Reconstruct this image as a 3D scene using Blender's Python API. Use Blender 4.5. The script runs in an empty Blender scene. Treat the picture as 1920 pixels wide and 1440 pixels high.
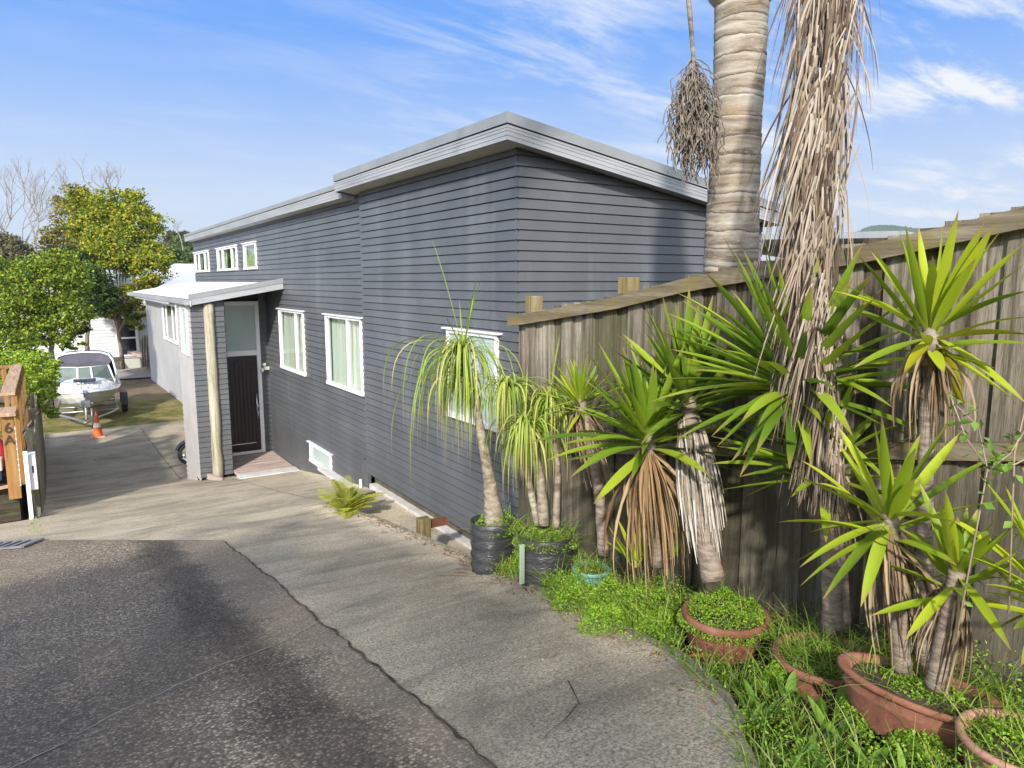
import bpy, bmesh, math, random
import numpy as np
from mathutils import Vector, Matrix
R_ = math.radians
S = bpy.context.scene
COL = S.collection
# ------------------------------------------------------------------ camera
FPX = 1330.0; HOR = 527.0; VPX = 82.0          # focal length in photo pixels, horizon, vanishing point of the long wall
PITCH = math.atan((720 - HOR) / FPX)
YAW = math.atan((960 - VPX) / math.hypot(FPX, 720 - HOR))
cF = Vector((math.sin(YAW) * math.cos(PITCH), math.cos(YAW) * math.cos(PITCH), -math.sin(PITCH)))
cR = Vector((math.cos(YAW), -math.sin(YAW), 0))
cU = cR.cross(cF)
cam = bpy.data.objects.new('camera', bpy.data.cameras.new('camera'))
COL.objects.link(cam)
cam.matrix_world = Matrix(((cR.x, cU.x, -cF.x, 0), (cR.y, cU.y, -cF.y, 0), (cR.z, cU.z, -cF.z, 0), (0, 0, 0, 1)))
cam.data.sensor_width = 36; cam.data.lens = FPX / 1920 * 36
cam.data.clip_start = 0.05; cam.data.clip_end = 6000
S.camera = cam
# ------------------------------------------------------------------ sun, sky, exposure
SUN_DIR = Vector((1.0, 1.21, -0.85)).normalized()      # the way the light travels
EL = math.asin(-SUN_DIR.z); AZ = math.atan2(-SUN_DIR.x, -SUN_DIR.y) % (2 * math.pi)
sl = bpy.data.lights.new('sun', 'SUN'); sl.energy = 2.6; sl.angle = R_(2.4); sl.color = (1, .94, .85)
so = bpy.data.objects.new('sun', sl); COL.objects.link(so)
so.rotation_euler = SUN_DIR.to_track_quat('-Z', 'Y').to_euler()
w = bpy.data.worlds.new('World'); S.world = w; w.use_nodes = True
nt = w.node_tree; nt.nodes.clear()
def N(t, k, **kw):
    n = t.nodes.new(k)
    for a, b in kw.items(): setattr(n, a, b)
    return n
sky = N(nt, 'ShaderNodeTexSky', sky_type='NISHITA', sun_disc=False)
sky.sun_elevation = EL; sky.sun_rotation = AZ; sky.altitude = 50; sky.air_density = 1.0; sky.dust_density = 0.6; sky.ozone_density = 3.0
bg = N(nt, 'ShaderNodeBackground'); bg.inputs[1].default_value = 0.15
wo = N(nt, 'ShaderNodeOutputWorld')
tc = N(nt, 'ShaderNodeTexCoord')
sep = N(nt, 'ShaderNodeSeparateXYZ'); nt.links.new(tc.outputs['Generated'], sep.inputs[0])
zc = N(nt, 'ShaderNodeMath', operation='ADD'); zc.inputs[1].default_value = 0.12; nt.links.new(sep.outputs[2], zc.inputs[0])
zm = N(nt, 'ShaderNodeMath', operation='MAXIMUM'); zm.inputs[1].default_value = 0.03; nt.links.new(zc.outputs[0], zm.inputs[0])
dv = N(nt, 'ShaderNodeVectorMath', operation='DIVIDE'); nt.links.new(tc.outputs['Generated'], dv.inputs[0])
cmb = N(nt, 'ShaderNodeCombineXYZ'); [nt.links.new(zm.outputs[0], cmb.inputs[i]) for i in range(3)]
nt.links.new(cmb.outputs[0], dv.inputs[1])
mp = N(nt, 'ShaderNodeMapping'); mp.inputs['Rotation'].default_value = (0, 0, R_(-20)); mp.inputs['Scale'].default_value = (0.55, 1.5, 0.0)
nt.links.new(dv.outputs[0], mp.inputs[0])
n1 = N(nt, 'ShaderNodeTexNoise'); n1.inputs['Scale'].default_value = 2.3; n1.inputs['Detail'].default_value = 14; n1.inputs['Roughness'].default_value = .68; n1.inputs['Distortion'].default_value = .45
nt.links.new(mp.outputs[0], n1.inputs['Vector'])
n2 = N(nt, 'ShaderNodeTexNoise'); n2.inputs['Scale'].default_value = .9; n2.inputs['Detail'].default_value = 2
nt.links.new(dv.outputs[0], n2.inputs['Vector'])
rg = N(nt, 'ShaderNodeMapRange'); rg.inputs[1].default_value = .42; rg.inputs[2].default_value = .66; rg.interpolation_type = 'SMOOTHSTEP'
nt.links.new(n1.outputs[0], rg.inputs[0])
rg2 = N(nt, 'ShaderNodeMapRange'); rg2.inputs[1].default_value = .30; rg2.inputs[2].default_value = .55
nt.links.new(n2.outputs[0], rg2.inputs[0])
# more cirrus towards +X (right of the view)
dotx = N(nt, 'ShaderNodeMapRange'); dotx.inputs[1].default_value = .35; dotx.inputs[2].default_value = .95; dotx.inputs[3].default_value = .16; dotx.inputs[4].default_value = 1.5
nt.links.new(sep.outputs[0], dotx.inputs[0])
m1 = N(nt, 'ShaderNodeMath', operation='MULTIPLY'); nt.links.new(rg.outputs[0], m1.inputs[0]); nt.links.new(rg2.outputs[0], m1.inputs[1])
m2 = N(nt, 'ShaderNodeMath', operation='MULTIPLY', use_clamp=True); nt.links.new(m1.outputs[0], m2.inputs[0]); nt.links.new(dotx.outputs[0], m2.inputs[1])
hs = N(nt, 'ShaderNodeHueSaturation'); hs.inputs['Saturation'].default_value = 0.5; hs.inputs['Value'].default_value = 1.0
nt.links.new(sky.outputs[0], hs.inputs['Color'])
mx = N(nt, 'ShaderNodeMixRGB'); mx.inputs[2].default_value = (2.55, 2.62, 2.75, 1)
hz = N(nt, 'ShaderNodeMapRange'); hz.inputs[1].default_value = .72; hz.inputs[2].default_value = .48; hz.inputs[3].default_value = 0; hz.inputs[4].default_value = 1
nt.links.new(sep.outputs[2], hz.inputs[0])
hm_ = N(nt, 'ShaderNodeMixRGB'); gr_ = N(nt, 'ShaderNodeValToRGB'); el_ = gr_.color_ramp.elements
while len(el_) < 6: el_.new(.5)
for e_, (p_, c_) in zip(el_, ((0, (2.1, 2.35, 2.68)), (.1, (1.8, 2.16, 2.68)), (.2, (1.08, 1.62, 2.7)), (.3, (.50, 1.17, 2.7)), (.45, (.30, .95, 2.6)), (1, (.27, .8, 2.3)))): e_.position = p_; e_.color = (*c_, 1)
nt.links.new(sep.outputs[2], gr_.inputs[0]); nt.links.new(gr_.outputs[0], hm_.inputs[2])
vd = N(nt, 'ShaderNodeVectorMath', operation='DOT_PRODUCT'); vd.inputs[1].default_value = (.64, .77, 0); nt.links.new(tc.outputs['Generated'], vd.inputs[0])
aw = N(nt, 'ShaderNodeMapRange', interpolation_type='SMOOTHSTEP'); aw.inputs[1].default_value = -.35; aw.inputs[2].default_value = .45; nt.links.new(vd.outputs['Value'], aw.inputs[0])
hp_ = N(nt, 'ShaderNodeMath', operation='MULTIPLY'); nt.links.new(hz.outputs[0], hp_.inputs[0]); nt.links.new(aw.outputs[0], hp_.inputs[1]); nt.links.new(hp_.outputs[0], hm_.inputs[0]); nt.links.new(hs.outputs[0], hm_.inputs[1])
nt.links.new(m2.outputs[0], mx.inputs[0]); nt.links.new(hm_.outputs[0], mx.inputs[1])
nt.links.new(mx.outputs[0], bg.inputs[0]); nt.links.new(bg.outputs[0], wo.inputs[0])
S.view_settings.view_transform = 'Standard'; S.view_settings.look = 'None'; S.view_settings.gamma = 1
S.view_settings.exposure = 1.28
S.render.engine = 'CYCLES'

# ------------------------------------------------------------------ placing: photo pixel + distance -> point in the place
def ray(x, y): return cF + cR * ((x - 960) / FPX) + cU * ((720 - y) / FPX)
def at(x, y, D): return ray(x, y) * D
def onX(x, y, X): d = ray(x, y); return d * (X / d.x)
def onY(x, y, Y): d = ray(x, y); return d * (Y / d.y)
_GY = [-40, -6, 0, 1.5, 3.5, 6, 8.7, 10.9, 13.5, 15.9, 17.9, 20, 26, 34, 60, 200, 3000]
_GZ = [-0.6, -1.0, -1.5, -1.75, -2.15, -2.68, -3.15, -3.45, -3.83, -4.2, -4.66, -4.75, -4.85, -5.0, -5.5, -6, -8]
def g(Y): return sum(float(np.interp(Y + d, _GY, _GZ)) for d in (-.5, -.25, 0, .25, .5)) / 5
_KY = [-6, -1, .3, 1.48, 1.89, 2.31, 2.74, 3.35, 4.54, 5.58, 6.77, 8.74, 10.39]
_KX = [1.6, 1.7, 1.85, 2.05, 2.36, 2.58, 2.66, 2.76, 2.97, 3.17, 3.30, 3.46, 3.28]
def kerb(Y): return float(np.interp(Y, _KY, _KX))
def crackx(Y): return float(np.interp(Y, [-6, 2.1, 3.2, 4.8, 6.3, 9.0], [1.2, 1.31, 1.38, 1.47, 1.57, 1.62]))

# ------------------------------------------------------------------ object helpers
ORG = {}
def tag(o, label=None, cat=None, group=None, kind=None):
    if label: o['label'] = label
    if cat: o['category'] = cat
    if group: o['group'] = group
    if kind: o['kind'] = kind
    return o
def thing(name, label, cat, loc=(0, 0, 0), group=None):
    o = bpy.data.objects.new(name, None); COL.objects.link(o)
    o.location = loc; o.empty_display_size = .2; ORG[o.name] = Vector(loc)
    return tag(o, label, cat, group)
def link(name, me, mats, parent=None, smooth=False):
    o = bpy.data.objects.new(name, me); COL.objects.link(o)
    for m in (mats if isinstance(mats, (list, tuple)) else [mats]): me.materials.append(m)
    if parent is not None:
        o.parent = parent; ORG[o.name] = ORG[parent.name]
        me.transform(Matrix.Translation(-ORG[parent.name]))
    if smooth: me.polygons.foreach_set('use_smooth', [True] * len(me.polygons))
    return o
class MB:
    def __init__(s): s.v = []; s.f = []; s.uv = []; s.m = []; s.mi = 0
    def poly(s, pts, uv=None):
        n = len(s.v); s.v += [tuple(p) for p in pts]; s.f.append(tuple(range(n, n + len(pts)))); s.uv.append(uv); s.m.append(s.mi)
    def box(s, a, b, M=None):
        x0, y0, z0 = a; x1, y1, z1 = b
        P = [Vector(p) for p in ((x0,y0,z0),(x1,y0,z0),(x1,y1,z0),(x0,y1,z0),(x0,y0,z1),(x1,y0,z1),(x1,y1,z1),(x0,y1,z1))]
        if M is not None: P = [M @ p for p in P]
        n = len(s.v); s.v += [tuple(p) for p in P]
        for q in ((0,3,2,1),(4,5,6,7),(0,1,5,4),(1,2,6,5),(2,3,7,6),(3,0,4,7)):
            s.f.append(tuple(n + i for i in q)); s.uv.append(None); s.m.append(s.mi)
    def beam(s, p, q, wd, ht, up=(0, 0, 1)):
        p = Vector(p); q = Vector(q); d = q - p; L = d.length; d.normalize()
        u = Vector(up); sd = d.cross(u).normalized(); u = sd.cross(d)
        M = Matrix(((sd.x, d.x, u.x, p.x), (sd.y, d.y, u.y, p.y), (sd.z, d.z, u.z, p.z), (0, 0, 0, 1)))
        s.box((-wd / 2, 0, -ht / 2), (wd / 2, L, ht / 2), M)
    def tube(s, pts, rads, n=8, caps=True):
        pts = [Vector(p) for p in pts]
        if not isinstance(rads, (list, tuple)): rads = [rads] * len(pts)
        base = len(s.v); prev = None
        for i, p in enumerate(pts):
            t = (pts[min(i + 1, len(pts) - 1)] - pts[max(i - 1, 0)])
            t = t.normalized() if t.length > 1e-9 else Vector((0, 0, 1))
            if prev is None:
                a = Vector((1, 0, 0)) if abs(t.x) < .8 else Vector((0, 1, 0))
                u = t.cross(a).normalized()
            else:
                u = (prev - t * prev.dot(t)).normalized()
            prev = u; v = t.cross(u)
            for k in range(n):
                an = 2 * math.pi * k / n
                s.v.append(tuple(p + (u * math.cos(an) + v * math.sin(an)) * rads[i]))
        for i in range(len(pts) - 1):
            for k in range(n):
                a = base + i * n + k; b = base + i * n + (k + 1) % n
                s.f.append((a, b, b + n, a + n)); s.m.append(s.mi)
                s.uv.append([(k / n, i), ((k + 1) / n, i), ((k + 1) / n, i + 1), (k / n, i + 1)])
        if caps:
            s.f.append(tuple(base + k for k in reversed(range(n)))); s.uv.append(None); s.m.append(s.mi)
            s.f.append(tuple(base + (len(pts) - 1) * n + k for k in range(n))); s.uv.append(None); s.m.append(s.mi)
    def lathe(s, c, prof, n=32, sx=1, sy=1, rot=0, wob=0, seed=0, wz=0):
        rn = random.Random(seed); base = len(s.v)
        ph = [rn.uniform(0, 6.28) for _ in range(4)]
        for r, z in prof:
            for k in range(n):
                an = 2 * math.pi * k / n
                rr = r * (1 + wob * (math.sin(3 * an + ph[0] + z * 9) + .7 * math.sin(5 * an + ph[1] - z * 14) + .4 * math.sin(9 * an + ph[2])))
                x = rr * sx * math.cos(an); y = rr * sy * math.sin(an)
                s.v.append((c[0] + x * math.cos(rot) - y * math.sin(rot), c[1] + x * math.sin(rot) + y * math.cos(rot), c[2] + z + wz * math.sin(an + z * 2.3) + wz * .5 * math.sin(3 * an + z * 5)))
        for i in range(len(prof) - 1):
            for k in range(n):
                a = base + i * n + k; b = base + i * n + (k + 1) % n
                s.f.append((a, b, b + n, a + n)); s.uv.append(None); s.m.append(s.mi)
    def build(s, name, mats, parent=None, smooth=False, bevel=0):
        me = bpy.data.meshes.new(name); me.from_pydata(s.v, [], s.f)
        if any(u is not None for u in s.uv):
            L = me.uv_layers.new(name='UVMap'); flat = []
            for fc, u in zip(s.f, s.uv):
                for i in range(len(fc)): flat += list(u[i]) if u else [0, 0]
            L.data.foreach_set('uv', flat)
        if any(s.m): me.polygons.foreach_set('material_index', s.m)
        me.update()
        o = link(name, me, mats, parent, smooth)
        if bevel:
            b = o.modifiers.new('bevel', 'BEVEL'); b.width = bevel; b.segments = 2; b.limit_method = 'ANGLE'
        return o
def fast(name, V, F, mats, parent=None, uv=None, smooth=False):
    """numpy verts (n,3) and faces (m,k) -> one object"""
    V = np.asarray(V, dtype=np.float32); F = np.asarray(F, dtype=np.int32); k = F.shape[1]
    me = bpy.data.meshes.new(name)
    me.vertices.add(len(V)); me.vertices.foreach_set('co', V.ravel())
    me.loops.add(F.size); me.loops.foreach_set('vertex_index', F.ravel())
    me.polygons.add(len(F)); me.polygons.foreach_set('loop_start', np.arange(0, F.size, k, dtype=np.int32))
    if uv is not None:
        L = me.uv_layers.new(name='UVMap'); L.data.foreach_set('uv', np.asarray(uv, dtype=np.float32).ravel())
    me.update(calc_edges=True); me.validate()
    return link(name, me, mats, parent, smooth)

# ------------------------------------------------------------------ material helpers
def newmat(name):
    m = bpy.data.materials.new(name); m.use_nodes = True
    t = m.node_tree; t.nodes.clear()
    o = N(t, 'ShaderNodeOutputMaterial'); b = N(t, 'ShaderNodeBsdfPrincipled')
    t.links.new(b.outputs[0], o.inputs[0]); return m, t, b, o
def ramp(t, stops, fac):
    r = N(t, 'ShaderNodeValToRGB'); e = r.color_ramp.elements
    while len(e) < len(stops): e.new(.5)
    for i, (p, c) in enumerate(stops): e[i].position = p; e[i].color = (*c, 1)
    t.links.new(fac, r.inputs[0]); return r.outputs[0]
def noise(t, scale, detail=4, rough=.55, stretch=None, dist=0, coord='Object', rot=None):
    c = N(t, 'ShaderNodeTexCoord'); m = N(t, 'ShaderNodeMapping'); t.links.new(c.outputs[coord], m.inputs[0])
    if stretch: m.inputs['Scale'].default_value = stretch
    if rot: m.inputs['Rotation'].default_value = rot
    n = N(t, 'ShaderNodeTexNoise'); n.inputs['Scale'].default_value = scale; n.inputs['Detail'].default_value = detail
    n.inputs['Roughness'].default_value = rough; n.inputs['Distortion'].default_value = dist
    t.links.new(m.outputs[0], n.inputs['Vector']); return n.outputs[0]
def mix(t, a, b, fac, mode='MIX'):
    m = N(t, 'ShaderNodeMixRGB', blend_type=mode)
    for i, v in ((0, fac), (1, a), (2, b)):
        if hasattr(v, 'links') or hasattr(v, 'is_linked'): t.links.new(v, m.inputs[i])
        elif isinstance(v, (int, float)): m.inputs[i].default_value = v
        else: m.inputs[i].default_value = (*v, 1)
    return m.outputs[0]
def rng(t, fac, a, b, c=0, d=1):
    m = N(t, 'ShaderNodeMapRange'); m.inputs[1].default_value = a; m.inputs[2].default_value = b; m.inputs[3].default_value = c; m.inputs[4].default_value = d
    t.links.new(fac, m.inputs[0]); return m.outputs[0]
def bump(t, b, h, s=.3, d=.01):
    n = N(t, 'ShaderNodeBump'); n.inputs['Strength'].default_value = s; n.inputs['Distance'].default_value = d
    t.links.new(h, n.inputs['Height']); t.links.new(n.outputs[0], b.inputs['Normal'])
def M(name, cols, scale=3, detail=5, rough=.6, bmp=0, bs=30, stretch=None, spec=.5, metal=0, bd=.01, nrough=.6, dist=0):
    """simple mottled material"""
    m, t, b, o = newmat(name)
    n = len(cols)
    f = noise(t, scale, detail, nrough, stretch, dist)
    c = ramp(t, [(.3 + .4 * i / max(n - 1, 1), c) for i, c in enumerate(cols)], f)
    t.links.new(c, b.inputs['Base Color']); b.inputs['Roughness'].default_value = rough
    b.inputs['Specular IOR Level'].default_value = spec; b.inputs['Metallic'].default_value = metal
    if bmp: bump(t, b, noise(t, bs, 4, .6, stretch), bmp, bd)
    return m
def leafmat(name, cols, trans=.35, rough=.5, tipcol=None, spec=.4, basecol=None, stripe=False):
    """leaf colour varies from leaf to leaf (random per island); some light passes through"""
    m, t, b, o = newmat(name)
    gm = N(t, 'ShaderNodeNewGeometry')
    c = ramp(t, [(i / max(len(cols) - 1, 1), c) for i, c in enumerate(cols)], gm.outputs['Random Per Island'])
    if tipcol or basecol or stripe:
        uvn = N(t, 'ShaderNodeUVMap'); sx = N(t, 'ShaderNodeSeparateXYZ'); t.links.new(uvn.outputs[0], sx.inputs[0])
        if stripe:
            st = noise(t, 60, 2, .5, (1, .02, 1), coord='UV'); c = mix(t, c, (.42, .46, .07), rng(t, st, .5, .75, 0, .4)); sp2 = noise(t, 14, 6, .75); c = mix(t, c, (.16, .13, .05), rng(t, sp2, .63, .72, 0, .55)); du = noise(t, 3.1, 4, .6); c = mix(t, c, (.05, .11, .02), rng(t, du, .50, .68, 0, .45))
        if tipcol: c = mix(t, c, tipcol, rng(t, sx.outputs[1], .80, .97))
        if basecol: c = mix(t, c, basecol, rng(t, sx.outputs[1], .22, .0))
    t.links.new(c, b.inputs['Base Color']); b.inputs['Roughness'].default_value = rough; b.inputs['Specular IOR Level'].default_value = spec
    tr = N(t, 'ShaderNodeBsdfTranslucent'); t.links.new(c, tr.inputs[0])
    ms = N(t, 'ShaderNodeMixShader'); ms.inputs[0].default_value = trans
    t.links.new(b.outputs[0], ms.inputs[1]); t.links.new(tr.outputs[0], ms.inputs[2]); t.links.new(ms.outputs[0], o.inputs[0])
    return m
# ------------------------------------------------------------------ materials of the setting
def m_asphalt():
    m, t, b, o = newmat('asphalt')
    c = N(t, 'ShaderNodeTexCoord')
    def vor(sc):
        v = N(t, 'ShaderNodeTexVoronoi'); v.inputs['Scale'].default_value = sc; v.inputs['Randomness'].default_value = 1
        t.links.new(c.outputs['Object'], v.inputs['Vector']); return v
    v = vor(62); v2 = vor(140)
    s = N(t, 'ShaderNodeSeparateXYZ'); t.links.new(v.outputs['Color'], s.inputs[0])
    s2 = N(t, 'ShaderNodeSeparateXYZ'); t.links.new(v2.outputs['Color'], s2.inputs[0])
    chip = ramp(t, [(0, (.085, .072, .062)), (.40, (.20, .172, .145)), (.72, (.42, .37, .31)), (1, (.95, .86, .72))], s.outputs[0])
    chip2 = ramp(t, [(0, (.09, .083, .075)), (.7, (.22, .20, .175)), (1, (.45, .41, .35))], s2.outputs[0])
    col = mix(t, chip, chip2, .4)
    # binder between the chips
    gap = rng(t, v.outputs['Distance'], .38, .68, 0, .8); col = mix(t, col, (.06, .054, .05), gap)
    # dusty, silted patches and cleaner coarse wheel track
    silt = noise(t, .9, 6, .65, (1, .55, 1)); col = mix(t, col, (.27, .24, .20), rng(t, silt, .40, .70, 0, .45))
    tr = noise(t, .55, 3, .5, (1.6, .35, 1), .8); col = mix(t, col, (.05, .05, .053), rng(t, tr, .50, .66, 0, .5))
    col = mix(t, col, (.15, .12, .075), rng(t, noise(t, 2.2, 6, .7), .58, .75, 0, .35))
    col = mix(t, col, (1.14, 1.04, .90), 1, 'MULTIPLY')
    sx_ = N(t, 'ShaderNodeSeparateXYZ'); t.links.new(c.outputs['Object'], sx_.inputs[0])
    wx = N(t, 'ShaderNodeMath', operation='MULTIPLY_ADD'); wx.inputs[1].default_value = .55; t.links.new(noise(t, 1.6, 6, .7), wx.inputs[0]); t.links.new(sx_.outputs[0], wx.inputs[2])
    a1 = rng(t, wx.outputs[0], .86, 1.10); a2 = rng(t, wx.outputs[0], 1.44, 1.30)
    bnd = N(t, 'ShaderNodeMath', operation='MULTIPLY'); t.links.new(a1, bnd.inputs[0]); t.links.new(a2, bnd.inputs[1])
    col = mix(t, col, mix(t, col, (.48, .48, .50), 1, 'MULTIPLY'), bnd.outputs[0])       # coarse worn wheel track with the binder exposed
    col = mix(t, col, (.32, .26, .195), rng(t, wx.outputs[0], 1.38, 1.55, 0, .42))          # silted strip beside the joint
    br = noise(t, 1.1, 7, .7, (1, 1.4, 1), .4); col = mix(t, col, (.15, .115, .085), rng(t, br, .45, .68, 0, .5))
    t.links.new(col, b.inputs['Base Color']); b.inputs['Roughness'].default_value = .85; b.inputs['Specular IOR Level'].default_value = .25
    h = mix(t, v.outputs['Distance'], v2.outputs['Distance'], .4); bump(t, b, h, .6, -.006)
    return m
def m_concrete():
    m, t, b, o = newmat('concrete')
    fine = noise(t, 70, 8, .75)
    col = ramp(t, [(.38, (.18, .142, .092)), (.5, (.47, .395, .285)), (.62, (.76, .655, .49))], fine)
    grit = noise(t, 210, 3, .7); col = mix(t, col, (.09, .075, .055), rng(t, grit, .56, .68, 0, .5)); col = mix(t, col, (.70, .64, .52), rng(t, grit, .44, .34, 0, .45))
    big = noise(t, .8, 7, .65, (.7, 1.3, 1), .5)
    col = mix(t, col, (.13, .12, .095), rng(t, big, .46, .68, 0, .7))
    # long broom and tyre streaks across the slope
    st = noise(t, 2.2, 5, .6, (.4, 2.2, 1), 1.2); col = mix(t, col, (.13, .115, .088), rng(t, st, .52, .74, 0, .42))
    st2 = noise(t, 1.6, 4, .6, (.35, 1.8, 1), .9); col = mix(t, col, (.50, .46, .37), rng(t, st2, .55, .75, 0, .4))
    moss = noise(t, 3.5, 8, .7); col = mix(t, col, (.12, .12, .055), rng(t, moss, .58, .75, 0, .45))
    sp = N(t, 'ShaderNodeTexVoronoi'); sp.inputs['Scale'].default_value = 26
    c = N(t, 'ShaderNodeTexCoord'); t.links.new(c.outputs['Object'], sp.inputs['Vector'])
    col = mix(t, col, (.62, .56, .38), rng(t, sp.outputs['Distance'], .085, .05, 0, .8))
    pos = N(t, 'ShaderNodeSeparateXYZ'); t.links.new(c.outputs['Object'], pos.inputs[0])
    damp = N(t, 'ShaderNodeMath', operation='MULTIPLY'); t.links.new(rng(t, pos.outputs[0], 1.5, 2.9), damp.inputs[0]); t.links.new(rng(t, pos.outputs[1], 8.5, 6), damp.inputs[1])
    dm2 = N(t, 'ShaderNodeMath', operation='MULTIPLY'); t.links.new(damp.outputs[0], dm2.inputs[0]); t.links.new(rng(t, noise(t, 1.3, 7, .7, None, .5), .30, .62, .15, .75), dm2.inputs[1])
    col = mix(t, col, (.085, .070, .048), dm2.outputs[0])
    t.links.new(col, b.inputs['Base Color']); b.inputs['Roughness'].default_value = .9; b.inputs['Specular IOR Level'].default_value = .2
    bump(t, b, fine, .5, .006); return m
def m_boards():
    m, t, b, o = newmat('painted_weatherboard')
    wash = noise(t, 1.1, 5, .6, (1, 1, .5), .3)
    col = ramp(t, [(.25, (.072, .077, .084)), (.5, (.091, .097, .105)), (.75, (.115, .121, .130))], wash)
    run = noise(t, 1.7, 5, .6, (1, 1, .12), .2)
    col = mix(t, col, (.19, .20, .21), rng(t, run, .56, .74, 0, .4))
    dirt = noise(t, 14, 6, .7, (1, 1, 3)); col = mix(t, col, (.085, .088, .09), rng(t, dirt, .55, .8, 0, .3))
    gm = N(t, 'ShaderNodeNewGeometry'); col = mix(t, col, ramp(t, [(0, (.92, .92, .92)), (1, (1.06, 1.06, 1.06))], gm.outputs['Random Per Island']), 1, 'MULTIPLY')
    cc = N(t, 'ShaderNodeTexCoord'); pz_ = N(t, 'ShaderNodeSeparateXYZ'); t.links.new(cc.outputs['Object'], pz_.inputs[0])
    sp_ = N(t, 'ShaderNodeMath', operation='MULTIPLY'); t.links.new(rng(t, pz_.outputs[2], .7, -.3), sp_.inputs[0]); t.links.new(rng(t, noise(t, 5, 7, .75), .42, .66, 0, .6), sp_.inputs[1]); col = mix(t, col, (.075, .07, .055), sp_.outputs[0])
    t.links.new(col, b.inputs['Base Color']); b.inputs['Roughness'].default_value = .42; b.inputs['Specular IOR Level'].default_value = .45
    bump(t, b, noise(t, 60, 4, .6, (1, .25, 3)), .12, .003); return m
def m_wood(name, cols, lichen=None, sc=3, ax='z', rough=.85, amount=.4):
    m, t, b, o = newmat(name)
    stc = {'z': (9, 9, .5), 'y': (9, .5, 9), 'x': (.5, 9, 9)}[ax]
    gr = noise(t, sc, 7, .65, stc, .3)
    col = ramp(t, [(.3 + .4 * i / (len(cols) - 1), c) for i, c in enumerate(cols)], gr)
    fine = noise(t, sc * 7, 4, .6, stc); col = mix(t, col, tuple(x * .45 for x in cols[0]), rng(t, fine, .55, .75, 0, .5))
    if lichen:
        li = noise(t, 5, 8, .7); col = mix(t, col, lichen, rng(t, li, .62 - .3 * amount, .78 - .2 * amount, 0, .8))
    t.links.new(col, b.inputs['Base Color']); b.inputs['Roughness'].default_value = rough; b.inputs['Specular IOR Level'].default_value = .2
    bump(t, b, fine, .5, .004); return m
def m_paling():
    """weathered paling: each board its own tone"""
    m, t, b, o = newmat('weathered_paling')
    gm = N(t, 'ShaderNodeNewGeometry')
    gr = noise(t, 3, 7, .7, (9, 9, .45), .4)
    col = ramp(t, [(.28, (.06, .05, .04)), (.43, (.16, .14, .115)), (.57, (.31, .28, .24)), (.72, (.50, .46, .41))], gr)
    tone = ramp(t, [(0, (.32, .28, .24)), (.5, (.80, .77, .71)), (1, (1.35, 1.32, 1.26))], gm.outputs['Random Per Island'])
    col = mix(t, col, tone, 1, 'MULTIPLY')
    fine = noise(t, 26, 4, .6, (9, 9, .5)); col = mix(t, col, (.035, .028, .02), rng(t, fine, .52, .70, 0, .75))
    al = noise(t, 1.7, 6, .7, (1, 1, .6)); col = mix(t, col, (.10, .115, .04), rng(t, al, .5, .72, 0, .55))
    ps = N(t, 'ShaderNodeSeparateXYZ'); cc = N(t, 'ShaderNodeTexCoord'); t.links.new(cc.outputs['Object'], ps.inputs[0]); low_shade = N(t, 'ShaderNodeMath', operation='MULTIPLY'); t.links.new(rng(t, ps.outputs[2], 1.35, .75), low_shade.inputs[0]); t.links.new(rng(t, noise(t, 3, 6, .7, (1, 1, .5)), .3, .6, .35, .8), low_shade.inputs[1]); col = mix(t, col, (.055, .05, .032), low_shade.outputs[0])  # shade on the lower palings, painted in as a darker low band
    t.links.new(col, b.inputs['Base Color']); b.inputs['Roughness'].default_value = .88; b.inputs['Specular IOR Level'].default_value = .15
    bump(t, b, fine, .6, .005); return m
def m_glass(name='window_glass'):
    m, t, b, o = newmat(name)
    b.inputs['Base Color'].default_value = (.9, .95, .93, 1); b.inputs['Roughness'].default_value = .02
    tr = N(t, 'ShaderNodeBsdfTransparent'); tr.inputs[0].default_value = (.86, .9, .88, 1)
    gl = N(t, 'ShaderNodeBsdfGlossy'); gl.inputs['Roughness'].default_value = .03
    fr = N(t, 'ShaderNodeLayerWeight'); fr.inputs[0].default_value = .5
    pw = N(t, 'ShaderNodeMath', operation='POWER'); pw.inputs[1].default_value = 4; t.links.new(fr.outputs['Facing'], pw.inputs[0])
    ms = N(t, 'ShaderNodeMixShader'); t.links.new(rng(t, pw.outputs[0], 0, 1, .06, .9), ms.inputs[0]); t.links.new(tr.outputs[0], ms.inputs[1]); t.links.new(gl.outputs[0], ms.inputs[2])
    t.links.new(ms.outputs[0], o.inputs[0]); return m
ASPH = m_asphalt(); CONC = m_concrete(); BOARD = m_boards(); GLASS = m_glass()
SOIL = M('soil', [(.03, .022, .014), (.075, .055, .035), (.12, .09, .06)], 6, 8, .95, .8, 40)
GRASSG = M('lawn_ground', [(.05, .075, .015), (.10, .13, .03), (.19, .16, .07), (.26, .20, .11)], .8, 8, .95, .6, 30)
WHITE = M('white_joinery', [(.74, .75, .76), (.82, .82, .82)], 4, 3, .4, 0)
FASCIA = M('grey_fascia_paint', [(.25, .262, .278), (.31, .322, .338), (.37, .38, .39)], 1.2, 5, .5, .1, 40, (.5, .5, 5))
FLASH = M('metal_flashing', [(.26, .27, .275), (.34, .35, .35)], 2, 4, .45, 0, 20, None, .5, .3)
SOFFIT = M('soffit_paint', [(.40, .40, .36), (.48, .47, .42)], 2, 4, .7)
ROOFM = M('light_metal_roof', [(.55, .57, .60), (.66, .68, .71)], 1.5, 4, .4, 0, 20, None, .5, .2)
PALE = M('pale_weatherboard', [(.38, .355, .335), (.47, .445, .425)], 2, 4, .55)
GREYWALL = M('grey_plaster', [(.36, .36, .37), (.44, .44, .45)], 1, 4, .7, .1, 40)
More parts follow.
